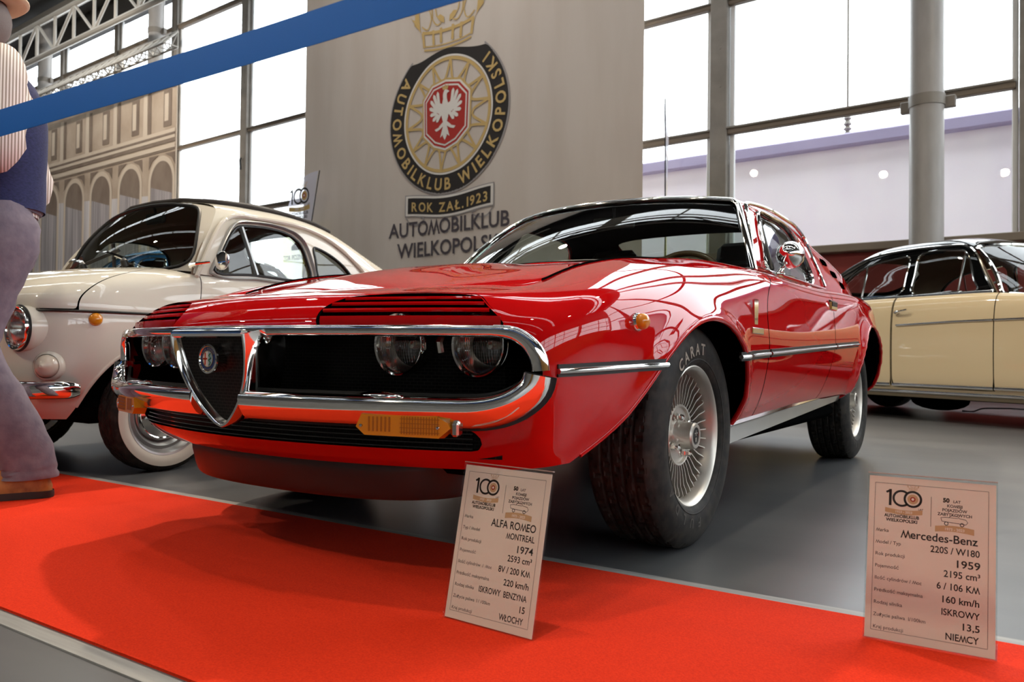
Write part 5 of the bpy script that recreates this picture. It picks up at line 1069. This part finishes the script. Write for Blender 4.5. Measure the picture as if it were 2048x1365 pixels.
_tl=_nt.nodes.new('ShaderNodeBsdfTranslucent'); _nt.links.new(_cr.outputs[0],_tl.inputs[0]); _mx=_nt.nodes.new('ShaderNodeMixShader'); _mx.inputs[0].default_value=.62; _nt.links.new(_pb.outputs[0],_mx.inputs[1]); _nt.links.new(_tl.outputs[0],_mx.inputs[2])
_tp=_nt.nodes.new('ShaderNodeBsdfTransparent'); _m2=_nt.nodes.new('ShaderNodeMixShader'); _m2.inputs[0].default_value=.22; _nt.links.new(_mx.outputs[0],_m2.inputs[1]); _nt.links.new(_tp.outputs[0],_m2.inputs[2]); _nt.links.new(_m2.outputs[0],_o.inputs[0])
def feather(lab,tip,b,ang,art=True,scale=1.0):
    base=hp(tip-.62*math.cos(ang),b-.62*math.sin(ang),0); t=thing('feather_flag',base,lab,'flag',TH+ang,'feather flags by the windows'); T=Matrix.Translation(base)@Matrix.Rotation(TH+ang,4,'Z')
    L=curve([(.62,4.30),(.36,4.285),(.02,4.19),(-.24,3.98),(-.42,3.62),(-.52,3.2),(-.55,2.8),(-.53,2.4),(-.42,2.05),(-.12,1.72)],5); Rr=curve([(.62,4.30),(.50,3.75),(.38,3.2),(.26,2.6),(.14,2.1),(-.02,1.70)],9)[:len(L)]
    n=len(L); Rr=np.array([Rr[int(round(i*(len(Rr)-1)/(n-1)))] for i in range(n)])
    m=MB(); m.T=T; wob=lambda x,z:.02*math.sin(2.2*z+3*x); m.grid(np.array([[(l[0]+(r[0]-l[0])*q,wob(l[0]+(r[0]-l[0])*q,l[1]+(r[1]-l[1])*q),l[1]+(r[1]-l[1])*q) for q in np.linspace(0,1,9)] for l,r in zip(L,Rr)])); o=m.build('flag_cloth',M_flag,t)
    o.data.transform(T.inverted()); o.matrix_parent_inverse=Matrix.Identity(4)
    m=MB(); m.T=T; m.tube(curve([(-.02,0,.1),(-.01,0,1.0),(-.0,0,1.7),(.15,.0,2.1),(.27,0,2.6),(.39,0,3.2),(.51,0,3.75),(.635,0,4.31)],3),.011,6); m.build('flag_pole',MT['black'],t)
    m=MB(); m.T=T; m.lathe([(0,0),(.22,0),(.22,.05),(.06,.09),(.03,.16),(0,.16)],24,axis=(0,0,1)); m.build('flag_base',MT['black'],t)
    if art:
        f=lambda x,y,l:(x,wob(x,y)-l,y); p=Print(f); p.T=T; p.lift=.006; logo100(p,-.37,3.68,.33); p.build('printed_logo',PRN,t,smooth=False)
        p=Print(f); p.T=T; p.m=5; p.lift=.006; p.text('TOR POZNAŃ',-.50,2.475,.15,'LEFT',.02,width=.80); p.poly([(-.22,2.68),(.14,2.68),(.08,2.80),(-.10,2.86),(-.24,2.76)]); p.build('printed_lettering',PRN,t,smooth=False)
feather('white and yellow feather flag with black 100 logo beside the banner edge',-11.03,-1.0,0)
feather('white feather flag whose rounded tip rises above the small car roof',-14.75,-1.0,0)
feather('white and yellow feather flag seen edge-on beside the right banner edge',-3.02,-1.15,R(-66))
# ------------------------------------------------------------------ printed backdrop of an old arcaded facade, far left
CH=HALL.inverted()@camo.matrix_world.translation; KF=(-1.05-CH.y)/(-.25-CH.y)
def fmap(x,y,b): return (CH.x+(x-CH.x)*KF,-1.066+(b+.004),CH.z+(y-CH.z)*KF)
FA=thing('facade_backdrop',hp(-21.2,-1.05,0),'brown printed backdrop of an old arcaded facade hanging left of the windows','backdrop',TH)
M_fac=pm('sepia facade print',s2l(206,186,164),.85,noise=(1.6,s2l(186,164,142),.35,.7,(1,1,1))); M_facd=pm('sepia shadow print',s2l(150,132,116),.85,noise=(2.2,s2l(128,110,96),.35,.7,(1,1,.6))); M_facl=pm('pale facade print',s2l(224,206,184),.85); M_facg=pm('grey drapery print',s2l(196,186,182),.85,noise=(3.2,s2l(232,224,220),.35,.65,(4,1,.12)))
m=HB(); A0=fmap(-26.95,.4,0); A1=fmap(-17.87,8.35,0); m.box(((A0[0]+A1[0])/2,-1.045,(A0[2]+A1[2])/2),(A1[0]-A0[0],.03,A1[2]-A0[2])); m.build('sheet',M_fac,FA,smooth=False)
ff=lambda x,y,l:fmap(x,y,-.237-l+.233); p=Print(ff); p.T=HALL; p.m=3; p.lift=.002
p.poly([(-26.9,.4),(-17.9,.4),(-17.9,4.7),(-26.9,5.3)])
for k in range(6):
    c=-18.55-1.705*k; hw=.56
    p.m=2; p.lift=.004; O=[(c-hw-.12,.5)]+[(c+(hw+.12)*math.cos(t),5.10+(hw+.16)*math.sin(t)) for t in np.linspace(PI,0,25)]+[(c+hw+.12,.5)]; p.poly(O)
    p.m=1; p.lift=.006; p.poly([(c-hw,.5)]+[(c+hw*math.cos(t),5.10+(hw+.02)*math.sin(t)) for t in np.linspace(PI,0,25)]+[(c+hw,.5)])
    p.m=4; p.lift=.008; p.poly([(c-hw+.02,.5),(c+hw-.02,.5),(c+hw-.02,4.75),(c-hw+.02,5.0)])
    p.m=1; p.lift=.004
    for s in (1,-1): p.poly([(c+s*.16,5.86),(c+s*.66,5.86),(c+s*.68,5.50),(c+s*.50,5.72)])
    q=c-.90; p.m=2; p.lift=.006; p.poly([(q-.12,6.50),(q+.12,6.50),(q+.10,7.75),(q-.10,7.75)])
    p.m=1; p.lift=.004; p.poly([(q+.14,6.52),(q+.30,6.52),(q+.30,7.7),(q+.14,7.7)]); p.poly([(q+.95,6.6),(q+1.35,6.6),(q+1.35,7.6),(q+.95,7.6)]); p.m=2; p.lift=.006; p.poly([(q+1.0,6.75),(q+1.2,6.75),(q+1.2,7.5),(q+1.0,7.5)])
for m_,z0,z1 in ((2,6.40,6.50),(1,6.34,6.40),(2,6.24,6.33),(1,6.14,6.22),(2,5.98,6.10),(1,5.92,5.96)): p.m=m_; p.lift=.008; p.quads([(-26.9,z0),(-17.9,z0)],[(-26.9,z1),(-17.9,z1)])
p.build('facade_print',[M_fac,M_facd,M_facl,M_facg,pm('grey arch drapery print',s2l(150,142,140),.85,noise=(3.4,s2l(196,186,184),.35,.65,(5,1,.10)))],FA,smooth=False)
# ------------------------------------------------------------------ information cards in bent acrylic stands
M_paper=pm('white card',s2l(238,226,210),.6,0,.0,.3); M_acr=glass('clear acrylic',(.97,.975,.97),.6,1.45); M_acre=pm('acrylic cut edge',s2l(170,150,140),.15,0,.4); M_line=pm('card border ink',s2l(120,112,108),.7); M_lab=pm('card small print',s2l(96,90,88),.7)
M_ink=pm('card black ink',s2l(34,30,30),.6); M_tan=pm('card tan ink',s2l(206,170,126),.7)
CPR=[M_ink,M_tan,M_red,M_paper,M_line,M_lab]
def card(lab,bl,ang,rows,lean=12.0,labels=None):
    t=thing('information_card',(bl[0],bl[1],.0055),lab,'sign',ang,'information cards in acrylic stands'); T=Matrix.Translation((bl[0],bl[1],.0055))@Matrix.Rotation(ang,4,'Z')@Matrix.Rotation(R(-lean),4,'X')@Matrix(((1,0,0,0),(0,0,-1,0),(0,1,0,0),(0,0,0,1)))   # local x right, y up the card, z towards the viewer
    W_,H_=.213,.303
    m=MB(); m.T=T; m.box((W_/2,H_/2,.0025),(W_,H_,.0022)); m.box((W_/2,H_/2,-.0022),(W_,H_,.0020)); st=m.build('acrylic_stand',M_acr,t,smooth=False)
    m=MB(); m.T=T; m.box((W_/2,H_+.0008,.0002),(W_,.0016,.0068)); m.build('stand_edge',M_acre,st,smooth=False)
    Tf=Matrix.Translation((bl[0],bl[1],.0055))@Matrix.Rotation(ang,4,'Z'); m=MB(); m.T=Tf; m.box((W_/2,.047,.0016),(W_,.092,.0022)); m.build('stand_foot',M_acr,st,smooth=False)
    m=MB(); m.T=T; m.box((W_/2,H_/2-.001,.0),(.208,.296,.0006)); pp=m.build('paper_card',M_paper,t,smooth=False)
    f=lambda x,y,l:(x,y,.0003+l); L=.00025
    p=Print(f); p.T=T; p.lift=L; p.m=4; x0,x1,y0,y1=.013,.199,.017,.286
    p.strip([(x0,y0),(x1,y0),(x1,y1),(x0,y1)],.0007,True) if False else [p.strip([a,b],.0007) for a,b in (((x0,y0),(x1,y0)),((x1,y0),(x1,y1)),((x1,y1),(x0,y1)),((x0,y1),(x0,y0)))]
    p.build('printed_border',CPR,pp,smooth=False)
    p=Print(f); p.T=T; p.lift=L; logo100(p,.031,.2455,.030); p.build('printed_logo',CPR,pp,smooth=False)
    p=Print(f); p.T=T; p.lift=L; p.m=4; p.strip([(.108,.214),(.108,.268)],.0008); p.m=0; p.text('50',.127,.2605,.0105,'LEFT',.05); p.m=5; p.text('LAT',.1435,.2605,.0068,'LEFT',.02)
    for i,w_ in enumerate(('KOMISJI','POJAZDÓW','ZABYTKOWYCH')): p.text(w_,.146,.2520-.0078*i,.0072,'CENTER',.03)
    p.m=5; car_=[(.126,.226),(.124,.232),(.131,.2335),(.137,.2335),(.141,.2375),(.150,.2375),(.154,.2335),(.164,.232),(.167,.2275),(.164,.2235)]; p.strip(car_+[car_[0]],.0010); p.ring((.133,.2225),.0022,.0036,16); p.ring((.158,.2225),.0022,.0036,16); p.strip([(.137,.2335),(.152,.2335)],.0008)
    p.m=1; xs=np.linspace(-.031,.031,12); p.quads([(.146+x,.2080+.003*math.cos(50*x)-.002) for x in xs],[(.146+x,.2185+.003*math.cos(50*x)-.002) for x in xs]); p.m=3; p.lift=L*1.6; p.text('1973 - 2023',.146,.2105,.0066,'CENTER',.03); p.build('printed_anniversary',CPR,pp,smooth=False)
    p=Print(f); p.T=T; p.lift=L; p.m=5
    for i,s in enumerate(labels): p.text(s,.0165,.1955-.0219*i,.0088,'LEFT',.006)
    p.build('printed_labels',CPR,pp,smooth=False)
    p=Print(f); p.T=T; p.lift=L; p.m=0
    for s,x,y,sz,w_ in rows:
        p.text(s,x,y,sz,'RIGHT',.014,width=w_)
    p.build('printed_values',CPR,pp,smooth=False)
LB=['Marka','Typ / Model','Rok produkcji','Pojemność','Ilość cylindrów  /  Moc','Prędkość maksymalna','Rodzaj silnika','Zużycie paliwa  l / 100km','Kraj produkcji']
card('information card in clear stand on the carpet, in front of the red coupe',(.5945,-.861),R(-3.0),

 [('ALFA ROMEO',.190,.1875,.0205,.105),('MONTREAL',.190,.1690,.0165,.066),('1974',.190,.1465,.0185,.040),('2593 cm³',.190,.1285,.0165,.056),('8V / 200 KM',.190,.1065,.0165,.074),('220 km/h',.190,.0840,.0165,.058),('ISKROWY  BENZYNA',.189,.0625,.0160,.113),('15',.188,.0420,.0165,.0145),('WŁOCHY',.187,.0215,.0165,.055)],labels=LB)
LB2=LB[:]; LB2[1]='Model / Typ'; LB2[4]='Ilość cylindrów / Moc'; LB2[7]='Zużycie paliwa  l/100km'
card('information card in clear stand by the far carpet edge, before bare grey floor',(1.2935,-.497),R(1.5),
 [('Mercedes-Benz',.183,.1885,.0205,.124),('220S / W180',.186,.1690,.0165,.078),('1959',.187,.1470,.0185,.040),('2195 cm³',.187,.1285,.0165,.057),('6 / 106 KM',.187,.1065,.0165,.068),('160 km/h',.186,.0840,.0165,.060),('ISKROWY',.187,.0625,.0160,.060),('13,5',.187,.0415,.0165,.029),('NIEMCY',.186,.0215,.0165,.052)],labels=LB2)
# ------------------------------------------------------------------ visitor at the left edge
f_=np.array([-.45,-.893,0]); l_=np.array([.893,-.45,0]); z_=np.array([0,0,1.]); PC=np.array([-1.505,-.80,0])
def pp_(f,l,z): return PC+f_*f+l_*l+z_*z
PE=thing('person',tuple(PC),'person in straw hat, striped shirt, navy waistcoat and grey trousers, cut by the photo edge','person')
def skin(edges,pts,name,mat,parent,sub=2):
    me=bpy.data.meshes.new(name); ks=list(pts); me.from_pydata([tuple(pts[k][0]) for k in ks],[(ks.index(a),ks.index(b)) for a,b in edges],[])
    o=bpy.data.objects.new(name,me); COL.objects.link(o); md=o.modifiers.new('s','SKIN'); md.use_smooth_shade=True
    for i,k in enumerate(ks):
        r=pts[k][1]; sv=me.skin_vertices[0].data[i]; sv.radius=(r,r) if np.isscalar(r) else r; sv.use_root=(i==0)
    o.modifiers.new('u','SUBSURF').levels=sub; o.modifiers['u'].render_levels=sub
    dg=bpy.context.evaluated_depsgraph_get(); dg.update(); me2=bpy.data.meshes.new_from_object(o.evaluated_get(dg)); o.modifiers.clear(); o.data=me2; me2.name=name; bpy.data.meshes.remove(me)
    me2.materials.clear(); me2.materials.append(mat); me2.polygons.foreach_set('use_smooth',[True]*len(me2.polygons)); adopt(o,parent); return o
K={'pel':(pp_(0,0,.95),(.15,.11)),'sp1':(pp_(-.01,0,1.12),(.14,.10)),'sp2':(pp_(-.03,0,1.30),(.16,.11)),'sp3':(pp_(-.03,0,1.42),(.13,.09)),'nk':(pp_(.01,0,1.53),.056),'hd0':(pp_(.04,0,1.60),.070),'hd1':(pp_(.05,0,1.68),.088),'hd2':(pp_(.04,0,1.75),.072),
 'nose':(pp_(.145,0,1.655),.012),'chin':(pp_(.11,0,1.58),.035)}
E_=[('pel','sp1'),('sp1','sp2'),('sp2','sp3'),('sp3','nk'),('nk','hd0'),('hd0','hd1'),('hd1','hd2'),('hd1','nose'),('hd0','chin')]
for s,el,wr in ((1,(-.04,.265,1.17),(.20,.235,1.05)),(-1,(-.125,-.24,1.13),(-.04,-.22,.99))):
    n='L' if s>0 else 'R'; K['sh'+n]=(pp_(-.03,s*.175,1.44),.058); K['el'+n]=(pp_(*el),.042); K['wr'+n]=(pp_(*wr),.028); d=np.array(wr)-np.array(el); d/=np.linalg.norm(d); K['pm'+n]=(pp_(*(np.array(wr)+d*.07)),(.040,.018))
    E_+=[('sp3','sh'+n),('sh'+n,'el'+n),('el'+n,'wr'+n),('wr'+n,'pm'+n)]
    for j in range(5):
        o=np.array([0,0,0.03-.017*j]); b=np.array(wr)+d*(.085 if j else .03)+o*.9; L=(.035,.045,.050,.046,.036)[j]; q=b+d*L*.8+np.array([.0,-s*.012,-.012]); q2=q+d*L*.5+np.array([0,-s*.014,-.022])
        if j==0: b=np.array(wr)+d*.035+np.array([0,-s*.02,.03]); q=b+d*.03+np.array([0,-s*.02,.012]); q2=q+d*.025
        for nm,p,r in (('a',b,.0095),('b',q,.0085),('c',q2,.0075)): K['f%d%s%s'%(j,nm,n)]=(pp_(*p),r)
        E_+=[('pm'+n,'f%da%s'%(j,n)),('f%da%s'%(j,n),'f%db%s'%(j,n)),('f%db%s'%(j,n),'f%dc%s'%(j,n))]
LEGS={1:[(0,.09,.92),(.035,.10,.52),(-.135,.105,.10)],-1:[(0,-.09,.92),(.16,-.10,.53),(.13,-.105,.10)]}
for s in (1,-1):
    n='L' if s>0 else 'R'; h,k,a=LEGS[s]; K['hp'+n]=(pp_(*h),.085); K['kn'+n]=(pp_(*k),.055); K['an'+n]=(pp_(*a),.036); K['to'+n]=(pp_(a[0]+.15,a[1],.045),.032); E_+=[('pel','hp'+n),('hp'+n,'kn'+n),('kn'+n,'an'+n),('an'+n,'to'+n)]
BODY=skin(E_,K,'body',MT['skin'],PE)
def loft(m,P,rx,ry,ax,k=28,wr=0,ph=0,wf=9.,cap=True):
    P=np.asarray(P,float); G=np.zeros((len(P),k,3)); T=np.gradient(P,axis=0)
    for i,(p,a,b) in enumerate(zip(P,rx,ry)):
        t=T[i]/np.linalg.norm(T[i]); X=ax-t*(ax@t); X/=np.linalg.norm(X); Y=np.cross(t,X)
        for j in range(k):
            th=2*PI*j/k; w=1+wr*(math.sin(wf*i*.35+2.3*math.sin(th+ph)+ph)*.6+math.sin(wf*i*.8+3*th+ph)*.4); G[i,j]=p+X*a*w*math.cos(th)+Y*b*w*math.sin(th)
    b0=len(m.V); m.grid(G,cv=True)
    if cap:
        n=len(P); m.F.append(tuple(b0+j for j in range(k))[::-1]); m.M.append(m.m); m.F.append(tuple(b0+(n-1)*k+j for j in range(k))); m.M.append(m.m)
    return m
M_shirt=bpy.data.materials.new('striped shirt cotton'); M_shirt.use_nodes=True; _nt=M_shirt.node_tree; _b=_nt.nodes['Principled BSDF']; _b.inputs['Roughness'].default_value=.85; _tc=_nt.nodes.new('ShaderNodeTexCoord'); _mp=_nt.nodes.new('ShaderNodeMapping'); _mp.inputs['Rotation'].default_value=(0,.0,-1.148)
_wv=_nt.nodes.new('ShaderNodeTexWave'); _wv.inputs['Scale'].default_value=34; _wv.inputs['Distortion'].default_value=.15; _cr=_nt.nodes.new('ShaderNodeValToRGB'); _e=_cr.color_ramp.elements; _e[0].position=.35; _e[0].color=(*s2l(150,134,122),1); _e[1].position=.6; _e[1].color=(*s2l(222,212,206),1)
_nt.links.new(_tc.outputs['Object'],_mp.inputs[0]); _nt.links.new(_mp.outputs[0],_wv.inputs['Vector']); _nt.links.new(_wv.outputs[0],_cr.inputs[0]); _nt.links.new(_cr.outputs[0],_b.inputs['Base Color'])
M_vest=pm('navy knit',s2l(40,44,84),.9,noise=(80,s2l(30,34,68),.4,.65,(1,1,3)),bump=(300,.3,.002)); M_trou=pm('grey mauve cotton twill',s2l(118,108,118),.9,noise=(26,s2l(98,90,102),.35,.7,(1,1,1)),bump=(40,.35,.006)); M_straw=pm('pale straw',s2l(226,206,176),.75,bump=(120,.4,.002)); M_shoe=pm('tan suede',s2l(168,116,52),.6,noise=(30,s2l(130,84,34),.35,.7,(1,1,1))); M_sole=pm('dark shoe sole',s2l(44,32,26),.6); M_hair=pm('grey hair',s2l(120,112,108),.8,bump=(200,.5,.003))
# trousers
m=MB()
for s in (1,-1):
    h,k,a=LEGS[s]; c=curve([pp_(h[0],h[1]*.9,.99),pp_(h[0]-.015,h[1],.90),pp_((h[0]+k[0])/2-.01,(h[1]+k[1])/2,.72),pp_(*k),pp_((k[0]+a[0])/2-.02,(k[1]+a[1])/2,.30),pp_(a[0]-.01,a[1],.13),pp_(a[0]-.015,a[1],.075)],5); n=len(c)
    r=tab([0,.16,.33,.5,.67,.84,1],[.115,.135,.105,.082,.080,.076,.080]); rr=r(np.linspace(0,1,n)); loft(m,c,rr*1.12,rr*.98,f_,28,.05,s*1.3,7)
m.build('trousers',M_trou,PE)
m=MB(); c=[pp_(-.015,0,z) for z in np.linspace(.84,1.03,8)]; loft(m,c,[.125,.142,.15,.15,.146,.14,.134,.13],[.165,.175,.178,.178,.174,.168,.164,.16],f_,32,.012,0); m.build('trouser_seat',M_trou,PE)
m=MB(); m.tube([pp_(-.02+.142*math.cos(t),.172*math.sin(t),1.005) for t in np.linspace(0,2*PI,33)[:-1]],.012,6,closed=True,up=(0,0,1)); m.build('waistband',M_trou,PE)
m=MB(); m.sweep([pp_(-.150,.03,.935),pp_(-.137,.085,.932),pp_(-.10,.135,.93)],rect(.003,.005),up=(0,0,1)); m.lathe([(.009,0),(.008,.004),(0,.005)],14,c=pp_(-.143,.085,.895),axis=tuple(-f_*.85+l_*.5)); m.build('pocket_flap',M_sole,PE)
# shirt, waistcoat
m=MB(); c=[pp_(-.03+.02*(z-1.2),0,z) for z in np.linspace(.98,1.50,10)]; loft(m,c,[.125,.128,.13,.133,.137,.14,.138,.128,.105,.065],[.158,.160,.165,.172,.18,.188,.192,.185,.15,.075],f_,36,.012,0); m.build('shirt_body',M_shirt,PE)
for s,el,wr in ((1,(-.04,.265,1.17),(.20,.235,1.05)),(-1,(-.125,-.24,1.13),(-.04,-.22,.99))):
    w0=np.array(el)+(np.array(wr)-np.array(el))*.72; c=curve([pp_(-.03,s*.13,1.475),pp_(-.035,s*.20,1.42),pp_(*(np.array([-.035,s*.20,1.42])*.5+np.array(el)*.5+np.array([0,s*.012,0]))),pp_(*el),pp_(*(np.array(el)*.5+w0*.5)),pp_(*w0)],5); n=len(c); r=tab([0,.2,.4,.6,.8,1],[.075,.086,.080,.074,.066,.058])(np.linspace(0,1,n)); m=MB(); loft(m,c,r,r*1.08,z_*.2+f_,24,.07,s*2,8); m.build('sleeve',M_shirt,PE)
m=MB(); zz=np.linspace(1.0,1.49,12); c=[pp_(-.032+.02*(z-1.2),0,z) for z in zz]; ra=[.145,.146,.147,.148,.150,.152,.153,.152,.148,.138,.115,.080]; rb=[.172,.172,.174,.178,.180,.180,.172,.160,.150,.138,.118,.085]; loft(m,c,ra,rb,f_,36,.008,1,6,False); m.build('waistcoat',M_vest,PE)
m=MB(); m.tube([pp_(.012+.075*math.cos(t),.07*math.sin(t),1.515-.03*math.cos(t)) for t in np.linspace(0,2*PI,25)[:-1]],.016,8,closed=True,up=(0,0,1)); m.build('shirt_collar',M_shirt,PE)
m=MB(); m.tube(curve([pp_(.118,-.022,1.612),pp_(.131,0,1.614),pp_(.118,.022,1.612)],4),.0045,6); m.build('mouth',pm('lips',s2l(150,86,78),.5),PE)
# hat, hair, shoes
Th=Matrix.Translation(Vector(pp_(.045,0,1.715)))@Matrix.Rotation(R(8),4,Vector(l_)); m=MB(); m.T=Th
m.lathe([(.095,0),(.125,-.004),(.155,-.002),(.166,.006),(.166,.010),(.155,.004),(.125,.002),(.104,.006),(.100,.05),(.094,.095),(.07,.118),(.03,.112),(0,.108)],40,axis=(0,0,1)); m.build('straw_hat',M_straw,PE)
m=MB(); m.T=Th; m.lathe([(.1045,.006),(.1035,.03),(.102,.032)],40,axis=(0,0,1)); m.build('hat_band',M_sole,PE)
m=MB(); m.ball(pp_(.025,0,1.665),.10,24,(.92,.92,1.0)); m.build('hair',M_hair,PE)
for s in (1,-1):
    m=MB(); c=pp_(.05,s*.088,1.645); m.ball(c,.03,12,(.6,.4,1.0)); m.build('ear',MT['skin'],PE)
    m=MB(); m.ball(pp_(.120,s*.033,1.668),.0135,12); ey_=m.build('eye',M_wht,PE); m=MB(); m.ball(pp_(.1295,s*.033,1.668),.0062,10); m.build('pupil',M_sole,ey_); m=MB(); m.tube([pp_(.128,s*.018,1.686),pp_(.130,s*.034,1.690),pp_(.120,s*.050,1.686)],.004,6); m.build('eyebrow',M_hair,PE)
for s in (1,-1):
    a=LEGS[s][2]; T=Matrix.Translation(Vector(pp_(a[0],a[1],.0058)))@Matrix(((f_[0],l_[0],0,0),(f_[1],l_[1],0,0),(0,0,1,0),(0,0,0,1)))
    def outl(k,z,w=1): return [T@Vector((x*k+.075*(1-k),y*w*k,z)) for x,y in curve([(-.085,0),(-.07,.030),(0,.034),(.09,.040),(.16,.040),(.205,.022),(.215,0),(.205,-.026),(.16,-.043),(.09,-.042),(0,-.034),(-.07,-.030)],3,True)]
    m=MB(); G=[outl(1.03,.0),outl(1.04,.012),outl(1.03,.024)]; m.grid(np.array([[tuple(v) for v in r] for r in G]),cv=True); m.F.append(tuple(range(36))); m.M.append(0); m.build('shoe_sole',M_sole,PE)
    m=MB(); R0=[[tuple(v) for v in outl(1.0,.022)],[tuple(v) for v in outl(1.0,.040)]]
    for sc_,z,dx in ((.92,.062,-.005),(.74,.082,-.02),(.58,.100,-.042),(.52,.118,-.05)): R0.append([tuple(T@(T.inverted()@v+Vector((dx,0,0)))) for v in outl(sc_,z)])
    m.grid(np.array(R0),cv=True); m.build('shoe',M_shoe,PE)
